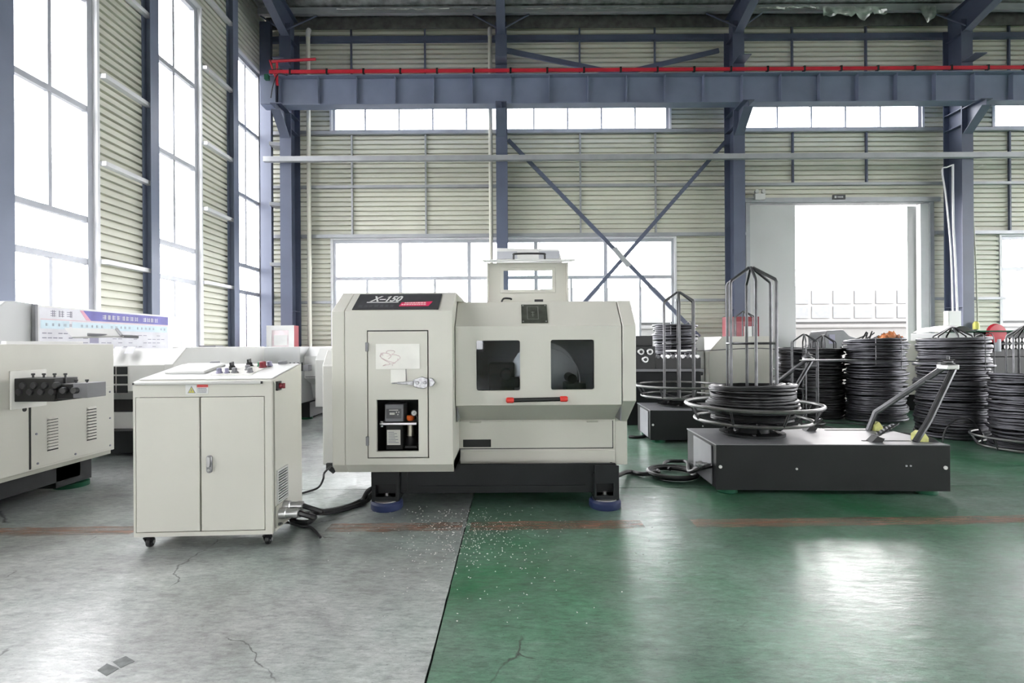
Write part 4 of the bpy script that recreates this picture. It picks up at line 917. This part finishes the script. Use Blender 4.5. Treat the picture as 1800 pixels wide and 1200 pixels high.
# wires paid off from the coils
def wire(label, pts, r=.006):
    mb = MB().tube(smoothpath(pts, 8), r, 6); return single('feed_wire', mb, 'rod', label, 'wire')
hd0 = D0 + rot @ Vector((2.2, .36, 1.10)); hd1 = hd0 + Vector((.05, 2.2, 0))
wire('thin wire from the front decoiler arm to the coil behind it', [hd0, hd0 + Vector((-.55, 1.4, -.03)), (5.52, 7.85, 1.0), (5.57, 7.97, .92)])
wire('thin wire running level from the second decoiler arm to the far machine', [hd1 + Vector((0, 0, .03)), (3.6, 7.2, 1.20), (3.0, 7.6, 1.17), (2.66, 7.75, 1.15)])

# ------------------------------------------------------------------ machine standing at the left edge
lm = thing('spring_machine', 'cream spring machine cut by the left edge, with a dark roller feed on its side', 'machine', (-4.6, 3.6, 0))
X = -3.85
build('housing', MB().prism([(-5.2, .29), (X, .29), (X, 1.305), (-5.0, 1.305), (-5.2, 1.2)], 'y', 2.35, 4.84), 'cream', lm, bevel=.006)
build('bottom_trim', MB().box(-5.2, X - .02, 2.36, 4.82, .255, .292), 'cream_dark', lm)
pnl = build('side_panel', MB().box(X, X + .006, 4.0, 4.82, .31, .90), 'cream', lm, bevel=.002)
build('panel_gap', MB().box(X, X + .0015, 3.985, 4.0, .305, .90), 'void', lm)
for (y, z) in ((4.05, .85), (4.78, .85), (4.78, .6), (4.78, .34), (4.4, .9), (4.05, .34), (4.4, .34), (4.04, .58)):
    build('panel_screw', MB().lathe([(.009, .006), (.009, .011), (.004, .012)], (X, y, z), 8, 'x'), 'ink', lm)
for (ya, yb_, za, zb_) in ((4.135, 4.235, .70, .44), (4.52, 4.625, .735, .45)):
    for i in range(11):
        z = za + (zb_ - za) * i / 10.5
        build('louvre', MB().add([(X + .006, ya, z), (X + .006, yb_, z), (X + .006, ya, z - .022), (X + .006, yb_, z - .022), (X + .02, ya + .01, z - .018), (X + .02, yb_ - .01, z - .018)],
              [(0, 1, 5, 4), (0, 4, 2), (1, 3, 5), (2, 4, 5, 3), (0, 2, 3, 1)]), 'cream', pnl)
        build('louvre_slot', MB().box(X + .006, X + .0075, ya, yb_, z - .032, z - .022), 'void', pnl)
fp_ = build('feed_plate', MB().box(X, X + .012, 3.83, 4.13, .80, 1.10), 'paper', lm, bevel=.01)
fd = build('feed_head', MB().box(X, -3.53, 3.86, 4.07, .86, 1.04).box(-3.53, -3.36, 3.88, 4.05, .88, .995), 'black', lm, bevel=.005)
build('feed_guard', MB().box(-3.40, -3.29, 3.875, 4.055, .885, 1.0), 'greybox', fd, bevel=.003)
for i in range(6):
    x = -3.80 + i * .085
    for z in ((.935, .985) if i < 4 else (.945,)):
        build('straightening_roller', MB().lathe([(.008, -.034), (.022, -.034), (.026, -.026), (.026, -.006), (.02, 0)], (x + (.03 if z > .96 else 0), 3.88, z), 14, 'y'), 'rod', fd)
    build('adjusting_screw', MB().cyl((x + .02, 3.95, .99), (x + .02, 3.95, 1.07 if i < 4 else 1.02), .007, 6).lathe([(.012, 0), (.012, .014)], (x + .02, 3.95, 1.06 if i < 4 else 1.01), 8), 'black', fd)
build('side_hole', MB().lathe([(.018, .0), (.018, .002)], (X, 3.95, .79), 14, 'x'), 'void', lm)
bm_ = MB().box(-5.1, X - .12, 2.4, 4.6, .10, .255).box(-5.1, X - .12, 4.35, 4.72, .05, .255).box(-5.1, X - .12, 2.4, 3.6, .05, .255)
build('base_frame', bm_, 'dark', lm, bevel=.004)
for y in (3.4, 4.62):
    build('levelling_foot', MB().lathe([(.13, 0), (.13, .04), (.03, .045), (.03, .09)], (X - .22, y, 0), 24), 'greenpad', lm)
# open hatch lid lying on the machine top
hl = build('hatch_lid', MB().add([at(112, 576, 4.3), at(206, 578, 4.5), at(215, 590, 4.45), at(126, 592, 4.25)] + [p + Vector((0, .02, -.012)) for p in (at(112, 576, 4.3), at(206, 578, 4.5), at(215, 590, 4.45), at(126, 592, 4.25))],
           [(0, 1, 2, 3), (7, 6, 5, 4), (0, 4, 5, 1), (1, 5, 6, 2), (2, 6, 7, 3), (3, 7, 4, 0)]), 'white', lm, recalc=True)
build('lid_edge', MB().cyl(at(205, 578, 4.49), at(214, 590, 4.44), .012, 6), 'greybox', hl)
build('lid_bar', MB().tube([at(154, 588, 4.3), at(243, 592, 4.6)], .014, 8), 'greybox', hl)
build('lid_base', MB().box(-3.98, -3.94, 3.9, 4.6, 1.295, 1.33), 'white', lm, bevel=.004)

# ------------------------------------------------------------------ machines along the left wall
def rear_machine(label, x0, x1, y, depth, z1, ch, zlow=.3):
    t = thing('spring_machine', label, 'machine', ((x0 + x1) / 2, y, 0))
    build('base_frame', MB().box(x0 + .15, x1 - .1, y + .2, y + depth - .1, .04, zlow), 'dark', t, bevel=.004)
    for a in (x0 + .25, x1 - .2):
        for b in (y + .32, y + depth - .25): build('levelling_foot', MB().lathe([(.1, 0), (.1, .035), (.03, .04)], (a, b, 0), 20), 'greenpad', t)
    return t
# front-facing one with three small panes
b = rear_machine('white machine with three small dark panes, behind the left edge machine', -5.3, -3.9, 5.62, 1.3, 1.26, .2)
build('housing', MB().box(-5.3, -3.9, 6.0, 6.9, .29, 1.25).prism([(5.62, .78), (5.62, 1.07), (5.86, 1.255), (6.9, 1.255), (6.9, 1.2), (6.0, .68), (5.9, .66)], 'x', -5.3, -3.905), 'pale', b, bevel=.006)
build('end_cover', MB().prism([(5.61, .76), (5.61, 1.08), (5.85, 1.265), (6.92, 1.265), (6.92, .3), (6.0, .3), (5.9, .62)], 'x', -3.90, -3.80), 'pale', b, bevel=.006)
wf = MB(); 
for px0, px1 in ((199, 202.5), (205.5, 224)):
    for py0, py1 in ((640, 653.5), (656.5, 670), (673, 686)):
        build('small_pane', MB().box(gx(px0, 5.62), gx(px1, 5.62), 5.612, 5.622, gz(py1, 5.62), gz(py0, 5.62)), 'box', b)
for px0, px1 in ((199, 216), (220, 240)):
    build('vent_mesh', MB().add([at(px0 - 2, 622, 5.66), at(px1 - 6, 622, 5.66), at(px1, 610, 5.81), at(px0 + 4, 610, 5.81)], [(0, 1, 2, 3)]).xf(lambda p: p + Vector((0, -.004, .006))), 'greybox', b)
build('lower_recess', MB().box(-5.2, -3.95, 5.99, 6.0, .5, .66), 'void', b)
# octagonal ends further back
c = rear_machine('pale machine with chamfered top behind the button console', -5.15, -4.1, 7.35, 1.0, 1.26, .2)
build('housing', MB().prism([(-5.15, .3), (-5.15, 1.02), (-4.98, 1.27), (-4.1, 1.27), (-4.1, .3)], 'y', 7.35, 8.3), 'pale', c, bevel=.008)
build('end_panel', MB().prism([(-5.06, .4), (-5.06, 1.0), (-4.90, 1.235), (-4.14, 1.235), (-4.14, .4)], 'y', 7.338, 7.35), 'doorleaf', c, bevel=.004)
build('top_vent', MB().box(-4.75, -4.5, 7.6, 7.8, 1.27, 1.29), 'greybox', c)
c2 = rear_machine('white flat topped machine between two pale machines at the back left', -5.6, -4.47, 9.0, 1.2, 1.2, .1)
build('housing', MB().prism([(9.0, .3), (9.0, 1.0), (9.25, 1.24), (10.3, 1.24), (10.3, .3)], 'x', -5.6, -4.47), 'white', c2, bevel=.006)
build('top_plate', MB().box(-5.1, -4.7, 9.4, 9.7, 1.24, 1.26), 'greybox', c2)
d = rear_machine('pale machine with a small black roller feed, left of the large machine', -4.42, -3.4, 8.45, 1.6, 1.25, .2)
build('housing', MB().prism([(-4.42, .3), (-4.42, 1.0), (-4.25, 1.26), (-3.58, 1.26), (-3.58, .3)], 'y', 8.45, 10.0), 'doorleaf', d, bevel=.008)
build('side_housing', MB().prism([(8.62, .72), (8.62, 1.1), (8.85, 1.255), (9.9, 1.255), (9.9, .34), (9.0, .34), (8.9, .60)], 'x', -3.58, -3.2), 'white', d, bevel=.006)
build('recess_shade', MB().box(-3.56, -3.24, 8.99, 9.0, .36, .66), 'cream_dark', d)  # darker cream sheet carries the shadow of the open recess
build('panel_gap', MB().box(-3.56, -3.3, 8.615, 8.62, .735, .748), 'void', d)
fh = build('feed_head', MB().box(-3.78, -3.42, 8.3, 8.44, .86, .95), 'black', d, bevel=.004)
build('feed_guard', MB().box(-3.46, -3.38, 8.29, 8.45, .86, .96), 'greybox', fh)
for i in range(5): build('adjusting_screw', MB().cyl((-3.76 + i * .065, 8.34, .94), (-3.76 + i * .065, 8.34, 1.0), .012, 6), 'black', fh)
e_ = rear_machine('white machine end half hidden by the left side of the large machine', -3.1, -2.2, 8.0, 1.2, 1.2, .1)
build('housing', MB().prism([(8.0, .3), (8.0, 1.05), (8.2, 1.24), (9.2, 1.24), (9.2, .3)], 'x', -3.15, -2.2), 'pale', e_, bevel=.008)
# grey cover panel and the whiteboard
gp = thing('switch_cabinet', 'pale grey cabinet with a rounded top corner at the left edge', 'cabinet', (-5.95, 5.55, 0))
build('cabinet_body', MB().prism([(4.6, 0), (5.92, 0), (5.92, 1.78), (5.62, 1.80), (5.5, 1.79), (5.40, 1.70), (5.37, 1.60), (4.6, 1.58)], 'x', -6.4, -5.56), 'doorleaf', gp, bevel=.012)
build('door_gap', MB().box(-5.561, -5.556, 5.86, 5.87, .1, 1.74), 'void', gp)
wbX = -5.5
wb = thing('display_board', 'white notice board with a blue violet header and lettering, behind the left machines', 'board', (wbX, 6.9, 0))
ya, yb2 = 5.8, 8.0
build('board_panel', MB().box(wbX - .03, wbX, ya, yb2 + .35, .86, 1.77), 'white', wb, bevel=.004)
build('board_edge', MB().box(wbX - .035, wbX + .01, ya - .03, ya, .84, 1.78), 'greybox', wb)
pn = build('printed_face', MB().box(wbX, wbX + .002, ya + .02, yb2, .90, 1.75), 'board', wb)
hdx = build('header_band', MB().prism([(ya + .62, 1.745), (ya + .74, 1.62), (yb2, 1.62), (yb2, 1.745)], 'x', wbX + .002, wbX + .0035), 'violet', wb)
build('header_accent', MB().prism([(ya + .57, 1.745), (ya + .62, 1.745), (ya + .74, 1.62), (ya + .67, 1.62)], 'x', wbX + .002, wbX + .0036), mat('pink_accent', (.6, .3, .4), .5, var=.1), wb)
build('red_rule', MB().box(wbX + .002, wbX + .003, ya + .04, yb2, 1.607, 1.614), mat('pink_rule', (.6, .38, .42), .5, var=.1), wb)
build('cyan_band', MB().box(wbX + .002, wbX + .003, ya + .04, ya + .42, 1.50, 1.60), 'cyan', wb); build('cyan_band', MB().box(wbX + .002, wbX + .003, ya + .46, yb2 - .02, 1.50, 1.59), 'cyan', wb)
random.seed(9)
def glyph(y, z, s, mb, d):
    for k in range(3): mb.box(wbX + d, wbX + d + .001, y + s * .08, y + s * .92, z + s * (.15 + .3 * k), z + s * (.24 + .3 * k))
    for yy in random.sample((.1, .35, .6, .82), 2): mb.box(wbX + d, wbX + d + .001, y + s * yy, y + s * (yy + .11), z + s * .05, z + s * .98)
for ks in (range(8), range(9, 13)):
    hg = MB()
    for k in ks: glyph(ya + .92 + k * .082, 1.645, .066, hg, .0036)
    build('header_lettering', hg, 'white', hdx)
lg = MB()
for k in range(3): glyph(ya + .16 + k * .11, 1.64, .085, lg, .002)
for k in range(26):
    if k % 6 != 5: glyph(ya + .1 + k * .08, 1.53, .036, lg, .0031)
for r_ in range(6):
    for k in range(6): 
        if random.random() < .75: lg.box(wbX + .002, wbX + .003, ya + .06 + k * .07, ya + .115 + k * .07, 1.44 - r_ * .055, 1.452 - r_ * .055)
for r_ in range(8):
    for k in range(16):
        if random.random() < .45: lg.box(wbX + .002, wbX + .003, ya + .62 + k * .095, ya + .69 + k * .095, 1.44 - r_ * .055, 1.449 - r_ * .055)
build('small_print', lg, 'ink', wb)
build('picture_block', MB().box(wbX + .002, wbX + .003, ya + .72, ya + .86, 1.33, 1.49), 'lilac', wb)
for y in (ya + .2, yb2 - .1): build('board_leg', MB().box(wbX - .03, wbX, y - .02, y + .02, .02, .88).box(wbX - .3, wbX + .3, y - .02, y + .02, 0, .03), 'girt', wb)

# ------------------------------------------------------------------ black feeder table and machines at the right rear
ft_ = thing('wire_straightener', 'black roller straightener table beside the right end of the large machine', 'machine', (2.4, 7.9, 0))
Yf = 7.75
build('table_body', MB().box(gx(1085, Yf), gx(1232, Yf), Yf, Yf + .5, .36, .84).box(gx(1085, Yf), gx(1130, Yf), Yf + .1, Yf + .5, 0, .36).box(gx(1205, Yf), gx(1228, Yf), Yf + .1, Yf + .5, 0, .36), 'dark', ft_, bevel=.006)
build('table_top', MB().box(gx(1085, Yf), gx(1236, Yf), Yf - .04, Yf + .55, .845, .885), 'greybox', ft_, bevel=.004)
build('roller_block', MB().box(gx(1085, Yf), gx(1152, Yf), Yf, Yf + .3, .885, 1.24).box(gx(1085, Yf), gx(1150, Yf), Yf + .08, Yf + .38, 1.24, 1.40).box(gx(1152, Yf), gx(1232, Yf), Yf, Yf + .3, .885, 1.06), 'black', ft_, bevel=.006)
for (px, py) in ((1125.5, 619.5), (1141, 619.5), (1133, 633)):
    rr = build('straightening_roller', MB().lathe([(.018, -.05), (.045, -.05), (.052, -.04), (.052, 0)], (gx(px, Yf), Yf, gz(py, Yf)), 24, 'y'), 'steel', ft_)
    build('roller_bolt', MB().lathe([(.026, -.06), (.026, -.04)], (gx(px, Yf), Yf, gz(py, Yf)), 8, 'y'), 'black', rr)
for i in range(9):
    px = 1156 + i * 8.6
    build('guide_roller', MB().lathe([(.012, -.03), (.03, -.03), (.03, 0)], (gx(px, Yf), Yf - .0, gz(628, Yf)), 14, 'y'), 'steel' if i % 3 else 'rod', ft_)
    build('adjusting_screw', MB().cyl((gx(px, Yf), Yf + .08, 1.06), (gx(px, Yf), Yf + .08, 1.13), .012, 6), 'rod', ft_)
build('guide_rail', MB().box(gx(1166, Yf), gx(1220, Yf), Yf - .02, Yf + .02, gz(618, Yf) - .012, gz(618, Yf) + .012), 'steel', ft_)
build('end_pin', MB().cyl((gx(1232, Yf), Yf + .2, .8), (gx(1243, Yf), Yf + .2, .8), .03, 8), 'rod', ft_)
mf = thing('spring_machine', 'cream machine end with sloping corner seen through the big wire cage', 'machine', (4.0, 9.3, 0))
build('housing', MB().prism([(3.62, .3), (3.62, 1.12), (3.86, 1.40), (4.8, 1.40), (4.8, .3)], 'y', 9.2, 10.2), 'cream', mf, bevel=.008)
build('side_wing', MB().box(3.2, 3.615, 9.4, 10.2, .3, 1.39), 'white', mf, bevel=.008)
build('base_frame', MB().box(3.3, 4.75, 9.35, 10.1, .0, .3), 'dark', mf)
build('top_knob', MB().lathe([(.03, 0), (.03, .03), (.01, .04)], (3.55, 9.6, 1.39), 12), 'black', mf)
mc = thing('spring_machine', 'cream machine between the two tallest wire coil stacks', 'machine', (7.4, 9.4, 0))
build('housing', MB().prism([(6.7, .3), (6.7, 1.15), (6.8, 1.3), (7.7, 1.3), (7.7, .3)], 'y', 9.3, 10.2), 'cream', mc, bevel=.008)
build('base_frame', MB().box(6.75, 7.65, 9.4, 10.1, 0, .3), 'dark', mc)
gd = thing('wire_feeder', 'black wire feeder with a red knob behind the right hand coil stacks', 'machine', (9.0, 9.2, 0))
Yg = 9.0
build('feeder_body', MB().box(gx(1716, Yg), gx(1850, Yg), Yg, Yg + .8, .0, 1.0).box(gx(1722, Yg), gx(1850, Yg), Yg + .1, Yg + .7, 1.0, 1.45), 'black', gd, bevel=.008)
build('green_top', MB().box(gx(1717, Yg), gx(1850, Yg), Yg - .05, Yg + .8, 1.45, 1.475), 'greenpad', gd)
build('red_knob', MB().lathe([(.06, -.10), (.16, -.09), (.18, -.05), (.1, 0)], (gx(1755, Yg), Yg + .1, gz(591, Yg)), 24, 'y'), 'red', gd)
build('glass_pipe', MB().cyl((gx(1757, Yg), Yg + .04, 1.1), (gx(1757, Yg), Yg + .04, 1.32), .05, 12), 'alu', gd)
for i in range(6):
    for j in range(2): build('feed_roller', MB().lathe([(.02, -.04), (.045, -.04), (.045, 0)], (gx(1775 + i * 11, Yg), Yg + .1, 1.3 - j * .12), 14, 'y'), 'steel', gd)
sb = thing('covered_cabinet', 'grey cabinet under a white dust sheet behind the widest coil stack', 'cabinet', (8.0, 9.3, 0))
build('cabinet_body', MB().box(gx(1655, 9.0), gx(1712, 9.0), 9.0, 9.7, 0, 1.44), 'doorleaf', sb, bevel=.01)
V = []; n = 10
for i in range(n + 1):
    for j in range(n + 1):
        u, v = i / n, j / n
        V.append((gx(1663, 9) + u * .5, 8.95 + v * .8, 1.46 + .13 * math.sin(math.pi * min(1, u * 1.05)) * (1 - .6 * abs(v - .4)) + .02 * noise.noise(Vector((u * 5, v * 5, 1)))))
build('dust_sheet', MB().add(V, [(i * (n + 1) + j, (i + 1) * (n + 1) + j, (i + 1) * (n + 1) + j + 1, i * (n + 1) + j + 1) for i in range(n) for j in range(n)]), 'white', sb, recalc=False)
fork = thing('parked_forklift', 'dark low vehicle seen through the doorway above the coil cages', 'vehicle', (8.6, 13.0, 0))
build('body', MB().prism([(gx(1432, 13), .0), (gx(1432, 13), 1.42), (gx(1437, 13), 1.58), (gx(1465, 13), 1.6), (gx(1475, 13), 1.45), (gx(1490, 13), 1.38), (gx(1490, 13), .0)], 'y', 12.6, 13.3), 'greybox', fork, bevel=.03)
build('cab_window', MB().box(gx(1440, 13), gx(1450, 13), 12.59, 12.6, 1.25, 1.48), 'lilac', fork)

# ------------------------------------------------------------------ fire cabinets, boxes, signs
def firebox(label, x0, x1, y, z1, frame, white):
    t = thing('fire_cabinet', label, 'cabinet', ((x0 + x1) / 2, y + .12, 0))
    build('cabinet_body', MB().box(x0, x1, y, y + .28, 0, z1), 'redbox', t, bevel=.006)
    build('door_frame', MB().plate('y', y - .02, y, x0, x1 - .0, z1 - .95, z1, [(x0 + .13, x1 - .13, z1 - .83, z1 - .12)]), frame, t, bevel=.003)
    gl = build('door_glass', MB().box(x0 + .12, x1 - .12, y - .008, y - .004, z1 - .84, z1 - .11), mat('cabinet_glass_' + frame, (.30, .10, .12) if frame != 'white' else (.55, .45, .47), .15, var=.3, scale=3), t)
    build('label_plate', MB().box(*white, y - .012, y - .008, z1 - .5, z1 - .24), 'white', gl)
    return t
firebox('white framed fire cabinet with red sides in the back left corner', gx(469, 12.6), gx(517, 12.6), 12.6, 1.79, 'white', (gx(482, 12.6), gx(505, 12.6)))
firebox('red fire cabinet with a white plate, seen through the big wire cage', gx(1278, 12.4), gx(1334, 12.4), 12.4, 1.93, 'redbox', (gx(1308, 12.4), gx(1328, 12.4)))
eb = thing('electrical_box', 'white electrical box on the column right of the doorway', 'box', (at(1679, 580, 13.0).x, 13.05, 1.4))
build('box_body', MB().box(gx(1667, 13), gx(1690, 13), 13.0, 13.14, gz(586, 13), gz(551, 13)), 'white', eb, bevel=.006)
build('box_door', MB().box(gx(1668.5, 13), gx(1688.5, 13), 12.992, 13.0, gz(584.5, 13), gz(552.5, 13)), 'white', eb, bevel=.003)
cd = thing('cable_conduit', 'pair of white conduits climbing the column above the electrical box', 'conduit', (at(1675, 300, 13.05).x, 13.05, 2))
build('conduit', MB().tube(smoothpath([at(1675, 553, 13.06), at(1673, 480, 13.06), at(1670, 420, 13.06), at(1662, 340, 13.06), at(1656, 299, 13.06), at(1664, 294, 13.06), at(1674, 290, 13.06)], 3), .018, 8), 'jamb', cd)
build('conduit', MB().tube([at(1683, 553, 13.06), at(1680, 470, 13.06), at(1676, 400, 13.06), at(1675, 335, 13.06), at(1675, 289, 13.06)], .024, 8), 'jamb', cd)
build('conduit', MB().tube(smoothpath([at(1719, 580, 13.75), at(1716, 480, 13.75), at(1712, 400, 13.75), at(1708, 305, 13.75), at(1714, 296, 13.75), at(1728, 290, 13.75)], 3), .018, 8), 'pipe', cd)
yb3 = thing('alarm_beacon', 'small yellow beacon low on the column right of the doorway', 'beacon', (gx(1718, 13), 13.05, 1.55))
build('beacon_base', MB().cyl((gx(1718, 13), 13.05, 1.45), (gx(1718, 13), 13.05, 1.6), .03, 10), 'black', yb3)
build('beacon_lens', MB().lathe([(.07, 1.6), (.07, 1.74), (.04, 1.8)], (gx(1719, 13), 13.05, 0), 16), 'yellowsign', yb3)
el = thing('emergency_light', 'white twin spot emergency light above the grey door leaf', 'lamp', (gx(1337, 13.7), 13.7, gz(353, 13.7)))
build('lamp_box', MB().box(gx(1328, 13.7), gx(1346, 13.7), 13.66, 13.78, gz(354, 13.7), gz(343, 13.7)), 'white', el, bevel=.01)
for px in (1331, 1343): build('spot_head', MB().lathe([(.05, -.07), (.06, -.06), (.05, 0), (.03, .03)], (gx(px, 13.7), 13.72, gz(339.5, 13.7)), 16, 'y'), 'pale', el)
build('lamp_cable', MB().cyl((gx(1318, 13.7), 13.74, gz(349, 13.7)), (gx(1328, 13.7), 13.74, gz(349, 13.7)), .012, 6), 'white', el)
ex = thing('exit_sign', 'small dark exit sign above the open doorway', 'sign', (gx(1477, 13.7), 13.72, gz(353, 13.7)))
build('sign_box', MB().box(gx(1466, 13.7), gx(1488, 13.7), 13.70, 13.74, gz(353.5, 13.7), gz(345.5, 13.7)), 'plate', ex, bevel=.003)
sg = MB().box(gx(1468.5, 13.7), gx(1472, 13.7), 13.696, 13.70, gz(351.5, 13.7), gz(347.5, 13.7))
for a in (1474, 1476.6, 1479.2, 1481.8): sg.box(gx(a, 13.7), gx(a + 1.7, 13.7), 13.696, 13.70, gz(351, 13.7), gz(348, 13.7))
build('sign_marks', sg, 'doorleaf', ex)

# ------------------------------------------------------------------ cables on the floor
def cable(label, pts, r, group=None, m='cable'):
    return single('power_cable', MB().tube(smoothpath(pts, 7), r, 8), m, label, 'cable', group)
Mc = Matrix.Translation((ccx, ccy, 0)) @ Matrix.Rotation(cyaw, 4, 'Z')
g1 = Mc @ Vector((Wc + .13, .09, .19)); g2 = Mc @ Vector((Wc + .13, .16, .215))
fx_ = lambda px, py, z=.02: onfloor(px, py, z)
cable('thick black cable looping from the console cabinet socket to the large machine base', [g1, g1 + Vector((.10, .0, -.03)), fx_(545, 905, .06), fx_(553, 908, .02), fx_(540, 918, .02), fx_(515, 915, .02), fx_(520, 906, .05), fx_(560, 900, .06), fx_(600, 893, .03), fx_(635, 880, .03), (-1.15, 4.02, .12), (-1.0, 4.12, .16)], .019)
cable('second black cable leaving the console cabinet towards the machine base', [g2, g2 + Vector((.12, .02, -.05)), fx_(552, 900, .05), fx_(575, 901, .025), fx_(610, 893, .022), fx_(645, 880, .03), (-1.1, 4.0, .12), (-.95, 4.15, .15)], .017)
cable('black cable lying behind the console cabinet', [fx_(512, 876, .05), fx_(540, 890, .02), fx_(575, 898, .02), fx_(615, 888, .02), fx_(650, 872, .025), (-1.12, 4.06, .06)], .017)
cable('thin black cable hanging from the plug on the machine rear cabinet', [at(582, 819, 4.42), at(570, 831, 4.4), at(568, 842, 4.35), fx_(560, 856, .03), fx_(540, 864, .012), fx_(518, 869, .012), fx_(490, 874, .012)], .009)
cable('thin cable end curling on the floor in front of the console cabinet castor', [Mc @ Vector((Wc + .02, .06, .13)), fx_(505, 918, .04), fx_(530, 925, .012), fx_(545, 926, .012), fx_(556, 935, .012), fx_(563, 944, .012)], .009)
lo = []
c0 = onfloor(1185, 838)
for a in range(0, 360 * 2 + 200, 20):
    t_ = R(a); lo.append((c0.x + (.19 + .00006 * a) * math.cos(t_ + 2.2), c0.y + .02 + (.18 + .00007 * a) * math.sin(t_ + 2.2), .02 + .03 * a / 900))
cable('thick black cable coiled on the floor between machine and front decoiler', [(.78, 4.3, .18), (.88, 4.32, .14), fx_(1105, 829, .03), fx_(1130, 833, .03), fx_(1155, 830, .04)] + lo + [fx_(1216, 832, .05), fx_(1222, 824, .09), (1.66, 4.36, .20), (1.72, 4.34, .22)], .021)
l3 = [fx_(1167, 817, .03), fx_(1172, 811, .03), fx_(1190, 810, .03), fx_(1208, 812, .04), (1.60, 4.52, .12), (1.70, 4.42, .21)]
cable('short cable arc above the coiled cable beside the front decoiler', [fx_(1178, 824, .03)] + [fx_(1168, 820, .03)] + l3, .019)
cable('thin cable near the far decoiler at the right end of the machine', [fx_(1106, 767, .02), fx_(1120, 768, .02), fx_(1135, 765, .02), fx_(1146, 756, .02)], .02)
pf = thing('cable_fitting', 'chrome cable fitting on the left end of the front decoiler', 'fitting', D0)
build('fitting_body', MB().cyl((1.60, 4.38, .225), (1.69, 4.34, .225), .022, 12).cyl((1.66, 4.35, .225), (1.72, 4.33, .225), .015, 10), 'chrome', pf)
build('fitting_nut', MB().cyl((1.625, 4.37, .225), (1.645, 4.36, .225), .03, 8), 'chrome', pf)

# ------------------------------------------------------------------ small debris on the floor
random.seed(31)
mb = MB()
for k in range(620):
    px = random.gauss(820, 62); py = random.gauss(935, 30)
    if k % 6 == 0: px, py = random.gauss(900, 130), random.gauss(985, 55)
    if py < 890 or py > 1150: continue
    p = onfloor(px, py); a = random.uniform(0, 6.28); l = random.uniform(.0016, .0042); w = l * random.uniform(.3, .8); h = random.uniform(.0015, .004)
    ca, sa = math.cos(a), math.sin(a)
    q = [(p.x + u * ca * l - v * sa * w, p.y + u * sa * l + v * ca * w) for u, v in ((-1, -1), (1, -1), (1, 1), (-1, 1))]
    mb.add([(*c, .0003) for c in q] + [(*c, h) for c in q], [(4, 5, 6, 7), (0, 1, 5, 4), (1, 2, 6, 5), (2, 3, 7, 6), (3, 0, 4, 7)])
o = build('metal_shavings', mb, mat('bright_swarf', (.72, .72, .70), .35, metal=.3, var=.2), None, smooth=False)
o['label'] = 'scattered bright metal shavings on the floor before the large machine'; o['category'] = 'shavings'; o['kind'] = 'stuff'
for (P, lb) in (([(171, 1178), (188, 1166), (209, 1175), (187, 1188)], 'grey square tape mark on the floor, the left one of two'), ([(198, 1163), (221, 1153), (237, 1162), (212, 1174)], 'grey square tape mark on the floor, the right one of two')):
    V = [onfloor(*p) for p in P]; single('tape_mark', MB().add([(v.x, v.y, .0004) for v in V] + [(v.x, v.y, .0014) for v in V], [(0, 1, 2, 3), (7, 6, 5, 4), (0, 4, 5, 1), (1, 5, 6, 2), (2, 6, 7, 3), (3, 7, 4, 0)]), 'tape', lb, 'tape')
